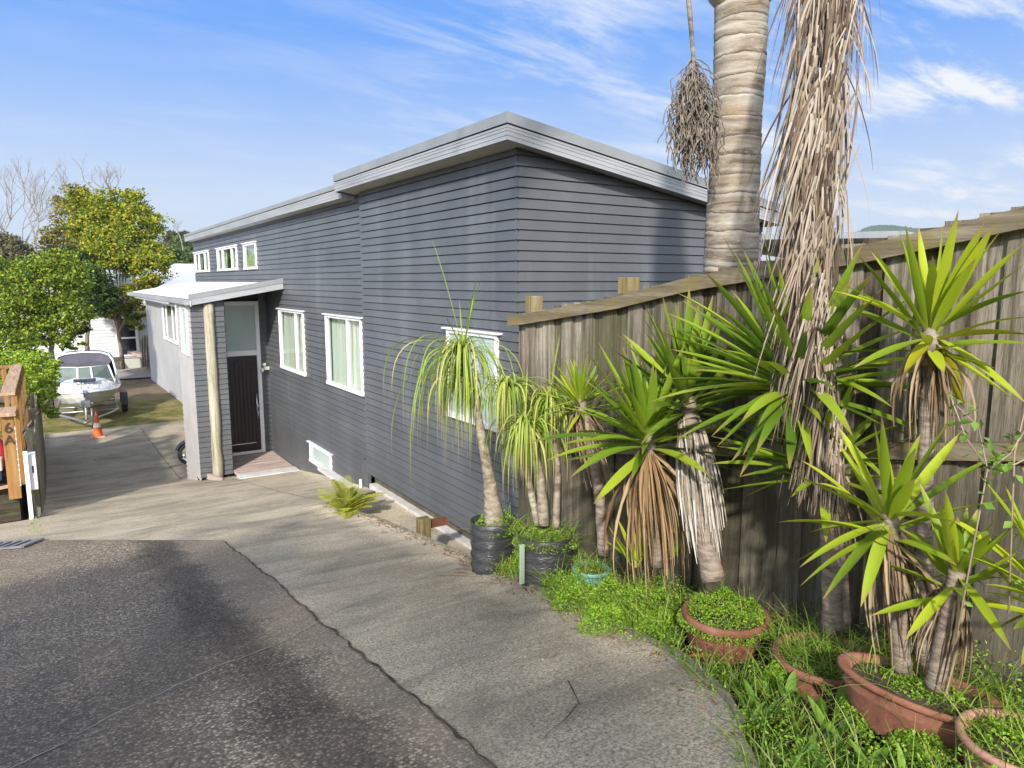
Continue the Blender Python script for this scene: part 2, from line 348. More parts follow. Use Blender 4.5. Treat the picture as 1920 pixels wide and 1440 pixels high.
DARKDOOR = M('dark_stained_timber', [(.007, .005, .007), (.018, .012, .014), (.03, .02, .02)], 4, 5, .35, .2, 20, (8, 8, .4))
FROST = M('frosted_glass', [(.36, .45, .43), (.44, .54, .52)], 1.5, 3, .25)
CURTAIN = M('cream_curtain', [(.74, .73, .64), (.88, .87, .80)], 3, 3, .9, 0, 10, (1, 1, .3))
CURTG = M('green_blind', [(.40, .45, .26), (.55, .58, .40)], 3, 3, .9)
DARK = M('dark_interior', [(.012, .013, .014), (.03, .03, .03)], 3, 2, .9)
BLACK = M('black_plastic', [(.012, .012, .014), (.03, .03, .034)], 8, 3, .4, .2, 20)
STEEL = M('galvanised_steel', [(.35, .36, .37), (.52, .53, .54)], 12, 4, .4, 0, 20, None, .5, .8)
CHROME = M('brushed_metal', [(.6, .6, .62), (.75, .75, .77)], 8, 3, .25, 0, 20, None, .5, 1)
POSTW = m_wood('lichened_log', [(.13, .10, .07), (.30, .26, .19), (.43, .39, .31), (.50, .47, .40)], (.30, .31, .18), 2.2, 'z', .9, .5)
DECKW = m_wood('pale_deck_boards', [(.26, .17, .13), (.44, .34, .29), (.58, .49, .44)], None, 2.5, 'x')
RAILW = m_wood('lichened_rail', [(.07, .055, .035), (.17, .14, .10), (.31, .28, .22)], (.19, .15, .045), 2.5, 'y', .9, .7)
PALEW = m_wood('paling_end_wood', [(.11, .08, .045), (.24, .19, .12), (.36, .30, .2)], (.20, .15, .03), 3, 'z', .9, .8)
TREATED = m_wood('orange_stained_timber', [(.19, .095, .03), (.31, .17, .06), (.40, .24, .09)], None, 2.5, 'z')
CAPW = m_wood('weathered_cap_timber', [(.26, .15, .09), (.44, .29, .19), (.56, .40, .28)], None, 2.5, 'y')
OLDW = m_wood('old_grey_timber', [(.10, .09, .065), (.24, .22, .17), (.38, .35, .29)], (.17, .19, .07), 3, 'z', .95, .5)
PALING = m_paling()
TERRA = M('terracotta', [(.10, .048, .032), (.22, .088, .055), (.28, .125, .08), (.33, .22, .165)], 3.5, 8, .8, .3, 40, None, .3, 0, .01, .75)
TEAL = M('teal_plastic', [(.10, .27, .24), (.18, .38, .34)], 4, 4, .5)
BAGM = M('black_polythene_bag', [(.012, .012, .015), (.035, .035, .04), (.06, .06, .065)], 5, 6, .35, .8, 18, (1, 1, 3), .6)

# ------------------------------------------------------------------ ground
def hgt(x, y):
    z = g(y) - .035
    k = kerb(y)
    if y < 10.6 and x > k - .03:
        if y > 5.2:
            if x < 4.6:                                   # low strip between the drive and the house wall
                low = float(np.interp(y, [5.2, 5.7, 9.0, 10.6], [g(5.2) - .05, -3.42, -3.46, g(10.6) - .04]))
                u = min(1, (x - k + .03) / .12); z = z * (1 - u) + low * u
            else: z = min(z, -3.4)
        else: z = g(y) - .06 + .03 * math.sin(x * 9) * math.sin(y * 7)
    if x > 3.47 and y < 5.2: z = g(max(y, 2)) - .12
    if x > 4.7: z = -3.3 if y > 5 else g(max(y, 2)) - .12
    if y > 27 and x < 30: z += .02 * math.sin(x * 2.1) * math.sin(y * 1.7)
    if x < -.62 and 14.0 < y < 24: z = -3.35 + .06 * math.sin(x * 3)
    elif x < -.35: z = z - .01
    return z
def ground():
    xs = [-900, -300, -120, -60, -30, -15, -8, -5, -3] + [round(-2 + .1 * i, 3) for i in range(70)] + [5.2, 5.6, 6.5, 8, 10, 14, 20, 35, 70, 150, 400, 1200]
    xs = sorted(set(xs + [-.64, -.60, -.35]))
    ys = [-300, -100, -40, -20, -12, -8] + [round(-6 + .2 * i, 3) for i in range(125)] + [19.5, 20, 21, 22, 23.9, 24.1, 25, 26, 27, 28.5, 30, 32, 34, 37, 40, 44, 50, 58, 70, 90, 130, 200, 350, 700, 1500]
    ys = sorted(set(ys + [13.95, 14.05]))
    V = [(x, y, hgt(x, y)) for y in ys for x in xs]; nx = len(xs); F = []
    for j in range(len(ys) - 1):
        for i in range(nx - 1):
            a = j * nx + i; F.append((a, a + 1, a + 1 + nx, a + nx))
    m, t, b, o = newmat('earth_and_grass')
    c = N(t, 'ShaderNodeTexCoord'); s = N(t, 'ShaderNodeSeparateXYZ'); t.links.new(c.outputs['Object'], s.inputs[0])
    soil = ramp(t, [(.3, (.03, .022, .014)), (.55, (.08, .06, .04)), (.75, (.13, .10, .07))], noise(t, 7, 8, .7))
    lawn = ramp(t, [(.34, (.07, .10, .02)), (.46, (.18, .17, .05)), (.56, (.30, .24, .12)), (.72, (.38, .31, .19))], noise(t, .9, 8, .7))
    lawn = mix(t, lawn, (.05, .05, .02), rng(t, noise(t, 24, 5, .7), .52, .7, 0, .7))
    earth = ramp(t, [(.35, (.13, .095, .065)), (.65, (.24, .19, .14))], noise(t, 3, 8, .7))
    far = mix(t, lawn, earth, rng(t, s.outputs[1], 32, 36))
    far = mix(t, far, (.05, .08, .02), rng(t, s.outputs[1], 60, 80))
    col = mix(t, soil, far, rng(t, s.outputs[1], 17, 18))
    t.links.new(col, b.inputs['Base Color']); b.inputs['Roughness'].default_value = .95; b.inputs['Specular IOR Level'].default_value = .1
    bump(t, b, noise(t, 40, 6, .7), .8, .02)
    tag(fast('ground', V, F, m, None, None, True), kind='structure')
ground()
def slab(name, xl, xr, y0, y1, dz, mat, ny=160, nx=14, skirt=.3, yfar=None):
    V = []; F = []
    for j in range(ny + 1):
        for i in range(nx + 1):
            s_ = i / nx; y1_ = yfar(s_) if yfar else y1
            y = y0 + (y1_ - y0) * j / ny
            a, b = xl(y), xr(y); x = a + (b - a) * s_
            V.append((x, y, g(y) + dz + .004 * math.sin(x * 1.7 + y) * math.sin(y * 1.1)))
    for j in range(ny):
        for i in range(nx):
            a = j * (nx + 1) + i; F.append((a, a + 1, a + nx + 2, a + nx + 1))
    if skirt:
        for col in (0, nx):
            n = len(V)
            for j in range(ny + 1):
                x, y, z = V[j * (nx + 1) + col]; V.append((x, y, z - skirt))
            for j in range(ny):
                a = j * (nx + 1) + col; F.append((a, a + nx + 1, n + j + 1, n + j) if col else (a + nx + 1, a, n + j, n + j + 1))
    return tag(fast(name, V, F, mat, None, None, False), kind='structure')
rr = random.Random(5)
def drive_r(y):
    if y < 10.4: return kerb(y)
    if y < 10.7: return kerb(10.39) + (4.42 - kerb(10.39)) * (y - 10.4) / .3
    return 4.42 if y > 10.7 else 3.3
slab('driveway', lambda y: -3.2 if y < 13.6 else -.36, drive_r, -6, 26.9, 0, CONC, 330, 16)
slab('asphalt_apron', lambda y: -3.2, crackx, -6, 9, .005, ASPH, 120, 20, 0, yfar=lambda s_: float(np.interp(-3.2 + s_ * 4.8, [-3.2, -.31, .25, 1.62], [13.4, 11.25, 10.6, 9.0])))
# joints and cracks: thin dirt-filled lines lying on the slabs
def crack(name, pts, w0, mat, dz=.009, seed=1, step=.06, wob=.012):
    rn = random.Random(seed); V = []; F = []; P = []
    for (x0, y0), (x1, y1) in zip(pts[:-1], pts[1:]):
        n = max(2, int(math.hypot(x1 - x0, y1 - y0) / step))
        for i in range(n): P.append((x0 + (x1 - x0) * i / n, y0 + (y1 - y0) * i / n))
    P.append(pts[-1]); o = 0
    for i, (x, y) in enumerate(P):
        a = P[max(i - 1, 0)]; b = P[min(i + 1, len(P) - 1)]; dx, dy = b[0] - a[0], b[1] - a[1]; L = math.hypot(dx, dy) or 1
        o = o * .7 + rn.uniform(-wob, wob); nx_, ny_ = -dy / L, dx / L; ww = w0 * rn.uniform(.35, 1.3) / 2
        for sgn in (-1, 1):
            xx, yy = x + nx_ * (o + sgn * ww), y + ny_ * (o + sgn * ww); V.append((xx, yy, g(yy) + dz))
    for i in range(len(P) - 1): F.append((2 * i, 2 * i + 1, 2 * i + 3, 2 * i + 2))
    return tag(fast(name, V, F, mat), kind='structure')
JOINT = M('joint_dirt', [(.03, .022, .015), (.08, .05, .03), (.20, .13, .08)], 9, 5, .95)
FINE = M('hairline_crack', [(.09, .08, .065), (.13, .115, .09)], 9, 5, .95)
WORN = M('worn_filler', [(.30, .27, .23), (.42, .38, .33)], 12, 5, .9)
crack('expansion_joint', [(crackx(y), y) for y in (-5, 1, 2.1, 3.2, 4.8, 6.3, 9.0)], .019, JOINT, .011, 3)
crack('edge_joint', [(1.62, 9.0), (.9, 9.85), (.25, 10.62), (-.31, 11.25), (-1.2, 12.0)], .012, FINE, .011, 4)
crack('slab_crack', [(1.45, 4.75), (1.05, 4.45), (.7, 4.35), (.2, 4.05), (-.4, 3.6), (-1.5, 3.1)], .010, WORN, .0115, 5)
crack('slab_crack', [(1.48, 4.85), (2.0, 5.1), (2.6, 5.3), (3.1, 5.5)], .008, WORN, .0075, 6)
crack('slab_crack', [(1.7, 8.8), (2.4, 8.9), (3.2, 9.3), (3.4, 9.5)], .010, FINE, .0075, 7)
crack('slab_crack', [(-.3, 11.6), (.8, 12.3), (1.8, 12.6), (2.9, 13.4)], .012, FINE, .0075, 8)
crack('slab_joint', [(2.98, 15.3), (3.1, 13.4), (3.2, 11.9), (3.4, 10.6)], .014, FINE, .0075, 9)
crack('slab_joint', [(2.36, 17.8), (2.34, 21), (2.32, 26.5)], .018, FINE, .0075, 10)
crack('slab_joint', [(-.36, 16.4), (1.2, 16.3), (2.5, 16.2)], .012, FINE, .0075, 11)
crack('slab_crack', [(1.6, 2.2), (1.9, 2.35), (2.0, 2.6)], .006, JOINT, .0075, 12)
crack('slab_crack', [(.15, 2.75), (.32, 3.2)], .006, JOINT, .012, 13)
# concrete strip beside the house footing
mb = MB()
ys = [5.75 + .25 * i for i in range(20)]
for y in ys[:-1]:
    z0 = float(np.interp(y, [5.7, 9, 10.6], [-3.40, -3.43, g(10.6)])) ; z1 = float(np.interp(y + .25, [5.7, 9, 10.6], [-3.40, -3.43, g(10.6)]))
    mb.poly([(3.62, y, z0), (4.32, y, z0 + .02), (4.32, y + .25, z1 + .02), (3.62, y + .25, z1)])
tag(mb.build('side_path', CONC), kind='structure')
# ------------------------------------------------------------------ the grey weatherboard house
H = thing('weatherboard_house', 'long dark grey weatherboard house with monopitch roof beside the driveway', 'house', (4.32, 6.51, -3.2))
BH = .1109
_bj = random.Random(77)
def course(mb, zb, zt, P0, P1, out, lip=.020):
    """one board: P0,P1 = (x,y) ends, out = outward unit vector; long runs are butt-jointed lengths"""
    L = math.hypot(P1[0] - P0[0], P1[1] - P0[1])
    if L > 4.3:
        f = _bj.uniform(1.4, 4.2) / L; Q = (P0[0] + (P1[0] - P0[0]) * f, P0[1] + (P1[1] - P0[1]) * f); Q2 = (Q[0] + (P1[0] - P0[0]) / L * .004, Q[1] + (P1[1] - P0[1]) / L * .004)
        course(mb, zb, zt, P0, Q, out, lip); course(mb, zb, zt, Q2, P1, out, lip); return
    ox, oy = out
    def p(P, d, z): return (P[0] + ox * d, P[1] + oy * d, z)
    prof = [(lip, zb), (.004, zt - .014), (-.014, zt - .014), (-.014, zt), (lip, zt)]
    for (d0, a), (d1, b) in zip(prof[:-1], prof[1:]):
        mb.poly([p(P0, d0, a), p(P1, d0, a), p(P1, d1, b), p(P0, d1, b)])
def wall(mb, P0, P1, z0, z1, out, phase, ztop=None, lip=.02):
    k = math.ceil((z0 - phase) / BH - 1e-6); edges = [z0]
    while phase + k * BH < z1 - 1e-6:
        if phase + k * BH > z0 + 1e-6: edges.append(phase + k * BH)
        k += 1
    edges.append(z1)
    for a, b in zip(edges[:-1], edges[1:]):
        if b - a < .012: continue
        Q = P1
        if ztop:                                            # sloping top: shorten the board where it meets the soffit
            s = ztop(a + .004)
            if s <= 0: continue
            Q = (P0[0] + (P1[0] - P0[0]) * min(1, s), P0[1] + (P1[1] - P0[1]) * min(1, s))
        course(mb, a, b, P0, Q, out, lip)
def wall_holes(mb, X, y0, y1, z0, z1, holes, phase):
    """long wall on plane X facing -x, with rectangular openings (ya,yb,za,zb)"""
    cuts = sorted({y0, y1} | {h[0] for h in holes} | {h[1] for h in holes})
    for a, b in zip(cuts[:-1], cuts[1:]):
        spans = [(z0, z1)]
        for ya, yb, za, zb in holes:
            if ya <= a + 1e-6 and yb >= b - 1e-6:
                ns = []
                for s0, s1 in spans:
                    if za > s0: ns.append((s0, min(za, s1)))
                    if zb < s1: ns.append((max(zb, s0), s1))
                    if not (za > s0 or zb < s1): pass
                spans = [q for q in ns if q[1] - q[0] > 1e-4]
        for s0, s1 in spans: wall(mb, (X, a), (X, b), s0, s1, (-1, 0), phase)
XA, XB = 4.32, 4.38
W3 = (6.87, 8.10, -1.72, -.61); W2 = (11.24, 13.04, -1.90, -.62); W1 = (14.42, 16.22, -1.92, -.62)
U1 = (23.95, 26.4, .31, .93); U2 = (20.05, 22.6, .31, .93); U3 = (18.0, 19.25, .31, .93); VN = (13.02, 14.33, -3.68, -3.30)
mb = MB(); wall_holes(mb, XA, 6.49, 11.05, -3.19, 1.41, [W3], -.11)
wall(mb, (XA - .02, 6.51), (8.4, 6.51), -3.19, 1.41, (0, -1), -.11, ztop=lambda z: (1.405 - z) / .15 / 4.1)
mb.poly([(XA - .02, 6.53, -3.19), (XA - .02, 11.05, -3.19), (XB + .2, 11.05, -3.19), (XB + .2, 6.53, -3.19)])
mb.build('wall', BOARD, H)
mb = MB(); wall_holes(mb, XB, 11.05, 17.4, -4.32, 1.36, [W2, W1, VN, (17.3, 17.4, -4.32, -4.3)], -.065)
wall_holes(mb, XB, 17.4, 26.57, -.1, 1.36, [U1, U2, U3], -.065)
mb.build('wall', BOARD, H)
# inner faces so that no light leaks through, back and side walls
mb = MB()
mb.box((XB + .25, 6.8, -4.9), (8.3, 26.4, .6)); mb.box((XA + .02, 10.9, -3.19), (XB + .3, 11.04, 1.35))
mb.box((8.3, 6.53, -4.9), (8.4, 26.55, .7)); mb.box((XB + .02, 26.4, -4.9), (8.3, 26.56, .62)); mb.box((XA + .25, 6.6, .6), (5.2, 26.4, 1.15))
mb.build('inner_wall', DARK, H)
mb = MB()
for x0, x1 in ((XB + .02, 5.2), (5.2, 6.4), (6.4, 7.6), (7.6, 8.4)): mb.box((x0, 26.56, .5), (x1, 26.60, 1.38 - .15 * (x1 - 4.32)))
mb.build('gable_end', BOARD, H)
# footing under the cladding
mb = MB(); mb.box((XA + .10, 6.55, -3.6), (XA + .3, 11.0, -3.19)); mb.build('footing', M('dark_base', [(.05, .045, .035), (.13, .11, .08)], 4, 5, .9, .4, 20), H)
mb = MB(); mb.box((XA - .02, 6.0, -3.55), (XA + .14, 10.95, -3.36)); mb.box((4.2, 10.95, -3.6), (4.36, 13.4, g(12.6) + .035))
mb.build('footing_ledge', M('pale_footing', [(.42, .40, .36), (.62, .60, .56)], 4, 6, .9, .3, 20), H)
# box-end under the corner of the projecting wall
mb = MB(); mb.box((XA - .0, 11.06, -3.46), (XB, 11.3, -3.0)); mb.build('wall_corner_board', BOARD, H)
# roof: two sloping slabs
def roofslab(x0, x1, y0, y1, zs, th, name, fascia=True):
    def z(x): return zs - .15 * (x - x0)
    r = MB()
    r.poly([(x0, y0, z(x0) + th), (x1, y0, z(x1) + th), (x1, y1, z(x1) + th), (x0, y1, z(x0) + th)])
    ro = r.build(name, ROOFM, H)
    s = MB(); i = .02
    s.poly([(x0 + i, y0 + i, z(x0 + i) + .012), (x0 + i, y1 - i, z(x0 + i) + .012), (x1, y1 - i, z(x1) + .012), (x1, y0 + i, z(x1) + .012)]); s.build('soffit', SOFFIT, H)
    def band(o, a, b, mat, nm, bev=.004):
        m_ = MB()
        def pr(P, Q, n):                                     # strip standing proud of the edge by o
            t_ = .025
            A = [(P[0] + n[0] * o, P[1] + n[1] * o), (Q[0] + n[0] * o, Q[1] + n[1] * o)]
            B = [(P[0] - n[0] * t_, P[1] - n[1] * t_), (Q[0] - n[0] * t_, Q[1] - n[1] * t_)]
            lo = [(A[0][0], A[0][1], z(P[0]) + a), (A[1][0], A[1][1], z(Q[0]) + a)]; hi = [(q[0], q[1], q[2] - a + b) for q in lo]
            lob = [(B[0][0], B[0][1], z(P[0]) + a), (B[1][0], B[1][1], z(Q[0]) + a)]; hib = [(q[0], q[1], q[2] - a + b) for q in lob]
            m_.poly([lo[0], lo[1], hi[1], hi[0]]); m_.poly([lo[1], lo[0], lob[0], lob[1]]); m_.poly([hi[0], hi[1], hib[1], hib[0]])
        pr((x0, y1 + o), (x0, y0 - o), (-1, 0)); pr((x0 - o, y0), (x1, y0), (0, -1)); pr((x1, y1), (x0 - o, y1), (0, 1))
        return m_.build(nm, mat, H)
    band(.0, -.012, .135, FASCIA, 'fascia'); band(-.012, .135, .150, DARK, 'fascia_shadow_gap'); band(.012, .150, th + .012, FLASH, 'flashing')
    for k in (.03, .075, .11):
        band(.005, k, k + .012, FASCIA, 'fascia_groove')
roofslab(4.04, 8.62, 6.27, 11.42, 1.432, .245, 'roof')
roofslab(4.163, 8.60, 11.45, 26.93, 1.352, .215, 'roof')
# windows
def window(Wd, X, mode, mull=(), out='x', inset=.0, head=True, glassm=None, name='window'):
    y0, y1, z0, z1 = Wd
    f = MB(); fw = .045; d0 = X - .045; d1 = X + .05
    f.box((d0, y0, z0), (d1, y0 + fw, z1)); f.box((d0, y1 - fw, z0), (d1, y1, z1))
    f.box((d0 + .002, y0 + fw, z1 - fw), (d1, y1 - fw, z1)); f.box((d0 - .012, y0 - .01, z0 - .02), (d1, y1 + .01, z0 + .04))
    for mu in mull:
        ym = y1 - (y1 - y0) * mu; f.box((d0 + .008, ym - .025, z0 + .04), (d1, ym + .025, z1 - fw))
    fo = f.build(name, WHITE, H, bevel=.003)
    p = MB(); p.box((X - .012, y0 + fw, z0 + .04), (X - .006, y1 - fw, z1 - fw)); p.build('pane', glassm or GLASS, fo)
    if head:
        h = MB(); h.box((X - .075, y0 - .07, z1 + .004), (X + .0, y1 + .07, z1 + .026)); h.build('head_flashing', WHITE, fo)
    if mode in ('curtain', 'part', 'green'):
        c = MB(); n = 80; xs_ = X + .07
        cm = CURTG if mode == 'green' else CURTAIN
        for i in range(n):
            a = y0 + (y1 - y0) * i / n; b = y0 + (y1 - y0) * (i + 1) / n
            fy = (i + .5) / n
            if mode == 'part' and .42 < fy < .62:
                if c.v: c.build('curtain', cm, fo, True); c = MB()
                continue
            wv = lambda q: .028 * math.sin(q * 31 + math.sin(q * 7)) + .014 * math.sin(q * 73 + 1)
            c.poly([(xs_ + wv(a), a, z0), (xs_ + wv(b), b, z0), (xs_ + wv(b) * .4 + .01, b, z1), (xs_ + wv(a) * .4 + .01, a, z1)])
        c.build('curtain', cm, fo, True)
    bx = MB(); bx.mi = 0
    bx.poly([(X + .24, y0, z0), (X + .24, y1, z0), (X + .24, y1, z1), (X + .24, y0, z1)])
    for q in ([(X + .05, y0, z0), (X + .24, y0, z0), (X + .24, y0, z1), (X + .05, y0, z1)], [(X + .05, y1, z0), (X + .24, y1, z0), (X + .24, y1, z1), (X + .05, y1, z1)],
              [(X + .05, y0, z0), (X + .24, y0, z0), (X + .24, y1, z0), (X + .05, y1, z0)], [(X + .05, y0, z1), (X + .24, y0, z1), (X + .24, y1, z1), (X + .05, y1, z1)]): bx.poly(q)
    bx.build('reveal', DARK, fo)
    return fo
window(W3, XA, 'none', (.42,), glassm=FROST); window(W2, XB, 'curtain', (.62,)); window(W1, XB, 'curtain', (.68,))
window(U1, XB, 'part', (.3, .72)); window(U2, XB, 'part', (.28, .74)); window(U3, XB, 'green', ())
window(VN, XB, 'none', (), glassm=FROST)
# door wall, door, transom
YD = 17.4
mb = MB(); wall(mb, (4.20, YD), (4.40, YD), -4.32, -.22, (0, -1), -.065); mb.build('door_wall', BOARD, H)
mb = MB()
fx0, fx1 = 3.24, 4.19; fz0, fz1 = -4.13, -.47
mb.box((fx1 - .09, YD - .05, fz0), (fx1, YD + .06, fz1)); mb.box((fx0, YD - .05, fz0), (fx0 + .06, YD + .06, fz1))
mb.box((fx0 + .06, YD - .045, fz1 - .09), (fx1 - .09, YD + .06, fz1)); mb.box((fx0 + .06, YD - .045, -1.74), (fx1 - .09, YD + .06, -1.62)); mb.box((fx0 + .06, YD - .055, fz0), (fx1 - .09, YD + .06, fz0 + .09))
df = mb.build('door_frame', WHITE, H, bevel=.004)
mb = MB(); mb.box((fx0 + .06, YD, -1.62), (fx1 - .09, YD + .02, fz1 - .09)); mb.build('transom_pane', FROST, df)
mb = MB(); dx0, dx1 = fx0 + .065, fx1 - .095
mb.box((dx0, YD + .01, fz0 + .09), (dx1, YD + .05, -1.745))
mb.box((dx0, YD - .012, fz0 + .09), (dx0 + .10, YD + .01, -1.745)); mb.box((dx1 - .10, YD - .012, fz0 + .09), (dx1, YD + .01, -1.745))
mb.box((dx0 + .1, YD - .010, fz0 + .09), (dx1 - .1, YD + .01, fz0 + .27)); mb.box((dx0 + .1, YD - .010, -1.86), (dx1 - .1, YD + .01, -1.745))
for k in range(7):
    x = dx0 + .11 + k * .086; mb.box((x, YD - .004, fz0 + .28), (x + .08, YD + .01, -1.87))
dr = mb.build('door', DARKDOOR, H, bevel=.004)
mb = MB(); mb.tube([(dx1 - .06, YD - .09, -3.28), (dx1 - .06, YD - .09, -2.65)], .016, 10)
for z in (-3.2, -2.73): mb.tube([(dx1 - .06, YD - .09, z), (dx1 - .06, YD - .01, z)], .009, 8)
mb.build('handle', CHROME, dr, True)
for z in (-3.0, -3.17): mb = MB(); mb.box((dx1 - .05, YD - .03, z), (dx1 - .0, YD - .01, z + .07)); mb.build('lock', CHROME, dr, bevel=.004)
mb = MB(); mb.box((dx0 + .1, YD - .016, fz0 + .27), (dx1 - .1, YD - .008, fz0 + .285)); mb.build('kick_strip', CHROME, dr)
mb = MB(); mb.box((3.10, YD + .06, -4.7), (4.38, YD + .12, -.38)); mb.build('inner_wall', DARK, H)
# wing wall left of the porch
WX, WY = 2.50, 15.95; WE = 17.85; WR = 3.14
mb = MB(); wall(mb, (WX - .02, WY), (WR, WY), -4.16, -.42, (0, -1), -.065); mb.build('wall', BOARD, H); mb = MB(); wall(mb, (WR, WE), (WX, WE), -4.72, -.42, (0, 1), -.065)
mb.build('wall', BOARD, H)
mb = MB(); hole = (16.42, 17.2, -1.56, -.55)
cuts = [WY - .0, 16.42, 17.2, WE]
for a, b in zip(cuts[:-1], cuts[1:]):
    for s0, s1 in (([(-4.72, -1.56), (-.55, -.42)]) if a == 16.42 else [(-4.72, -.42)]):
        # bottom edge follows the falling ground
        zb = -4.06 - (b - WY) * .36 if s0 == -4.72 else s0
        wall(mb, (WX, a), (WX, b), max(s0, zb), s1, (-1, 0), -.065, lip=.022)
mb.build('wall', PALE, H)
window(hole, WX, 'none', (), glassm=FROST, head=False)
mb = MB(); wall(mb, (WR, WY), (WR, 17.35), -4.1, -.4, (1, 0), -.065); mb.build('wall', BOARD, H)
mb = MB(); mb.box((WX + .06, WY + .06, -4.3), (WR - .06, WE - .06, -.5)); mb.build('inner_wall', DARK, H)
# porch and carport roof
PX0, PY0, PY1 = 2.475, 15.77, 27.6
def pz(x): return -.496 + .175 * (x - PX0)
mb = MB(); th = .125
mb.poly([(PX0, PY0, pz(PX0) + th), (XB, PY0, pz(XB) + th), (XB, PY1, pz(XB) + th), (PX0, PY1, pz(PX0) + th)])
mb.poly([(PX0, PY1, pz(PX0)), (XB, PY1, pz(XB)), (XB, PY1, pz(XB) + th), (PX0, PY1, pz(PX0) + th)])
pr_ = mb.build('porch_roof', ROOFM, H)
mb = MB()
for k in range(46):
    y = PY0 + .2 + k * .25
    mb.poly([(PX0, y - .012, pz(PX0) + th + .001), (PX0, y, pz(PX0) + th + .016), (XB, y, pz(XB) + th + .016), (XB, y - .012, pz(XB) + th + .001)])
    mb.poly([(PX0, y, pz(PX0) + th + .016), (PX0, y + .012, pz(PX0) + th + .001), (XB, y + .012, pz(XB) + th + .001), (XB, y, pz(XB) + th + .016)])
mb.build('roof_rib', ROOFM, pr_)
mb = MB(); mb.poly([(PX0, PY0, pz(PX0) + .03), (PX0, PY1, pz(PX0) + .03), (XB, PY1, pz(XB) + .03), (XB, PY0, pz(XB) + .03)]); mb.build('soffit', SOFFIT, H)
def pband(o, a, b, mat, nm):
    m_ = MB(); x0 = PX0 - o - .02; x1 = XB - .022; y0 = PY0 - o; y1 = PY0 + .03
    m_.poly([(x0, y0, pz(PX0) + a), (x1, y0, pz(x1) + a), (x1, y0, pz(x1) + b), (x0, y0, pz(PX0) + b)])
    m_.poly([(x0, y1, pz(PX0) + a), (x1, y1, pz(x1) + a), (x1, y0, pz(x1) + a), (x0, y0, pz(PX0) + a)])
    m_.poly([(x0, y0, pz(PX0) + b), (x1, y0, pz(x1) + b), (x1, y1, pz(x1) + b), (x0, y1, pz(PX0) + b)])
    m_.poly([(x0, y0, pz(PX0) + a), (x0, y0, pz(PX0) + b), (x0, y1, pz(PX0) + b), (x0, y1, pz(PX0) + a)])
    m_.build(nm, mat, H)
pband(.0, 0, .125, FASCIA, 'fascia'); pband(.015, .13, .227, FLASH, 'flashing')
mb = MB(); gx = PX0 - .14                                        # gutter along the low edge
prof = [(0, .10), (-.0, .0), (-.03, -.012), (-.11, -.012), (-.125, .01), (-.125, .095), (-.11, .10), (-.105, .02), (-.02, .02), (0, .02)]
for (a, b), (c, d) in zip(prof[:-1], prof[1:]):
    mb.poly([(PX0 - .01 + a, PY0 - .02, pz(PX0) + b + .02), (PX0 - .01 + c, PY0 - .02, pz(PX0) + d + .02), (PX0 - .01 + c, PY1, pz(PX0) + d + .02), (PX0 - .01 + a, PY1, pz(PX0) + b + .02)])
mb.poly([(PX0 - .01 + a, PY0 - .02, pz(PX0) + b + .02) for a, b in prof[:6]]); mb.poly([(PX0 - .01 + a, PY1, pz(PX0) + b + .02) for a, b in prof[:6]])
mb.build('gutter', FASCIA, H)
mb = MB(); mb.box((PX0, PY0 + .05, pz(PX0) - .02), (PX0 + .04, PY1, pz(PX0) + .03)); mb.build('carport_beam', FASCIA, H)
mb = MB(); mb.box((PX0 - .01, PY0 - .02, -.02 + pz(PX0)), (PX0 + .0, PY0 + .06, .09 + pz(PX0))); mb.build('gutter_end', WHITE, H)
# log post, deck, step
mb = MB(); rn = random.Random(3); px_, py_ = 2.83, 15.93
mb.tube([(px_ + rn.uniform(-.008, .008), py_ + rn.uniform(-.008, .008), -4.3 + i * .24) for i in range(17)], [.102 + rn.uniform(-.006, .006) for _ in range(17)], 18)
mb.build('porch_post', POSTW, H, True)
mb = MB()
for k in range(11):
    y = 15.42 + k * .178; mb.box((3.16, y, -4.165), (4.355, y + .17, -4.10 + rn.uniform(-.002, .002)))
dk = mb.build('deck', DECKW, H, bevel=.004)
mb = MB(); mb.box((3.1, 15.05, -4.4), (4.34, 15.41, -4.055)); mb.build('step', M('whitewashed_concrete', [(.42, .39, .36), (.62, .60, .57)], 5, 6, .9, .3, 20), H, bevel=.012)
mb = MB(); mb.beam((2.62, 16.0, -4.15), (2.78, 15.35, -4.13), .06, .12); mb.build('edge_board', DECKW, H)
# wall lamp by the porch corner
mb = MB(); mb.box((4.24, 17.28, -2.10), (4.36, 17.36, -2.02)); mb.tube([(4.22, 17.3, -2.06), (4.16, 17.2, -2.10)], [.03, .045], 10); mb.box((4.20, 17.26, -2.0), (4.28, 17.32, -1.93))
mb.build('wall_lamp', M('lamp_casing', [(.40, .42, .36), (.55, .56, .5)], 5, 2, .4), H, bevel=.004)
mb = MB(); mb.tube([(4.26, 11.25, -3.35), (4.26, 11.25, g(11.2))], .025, 8); mb.build('waste_pipe', WHITE, H)
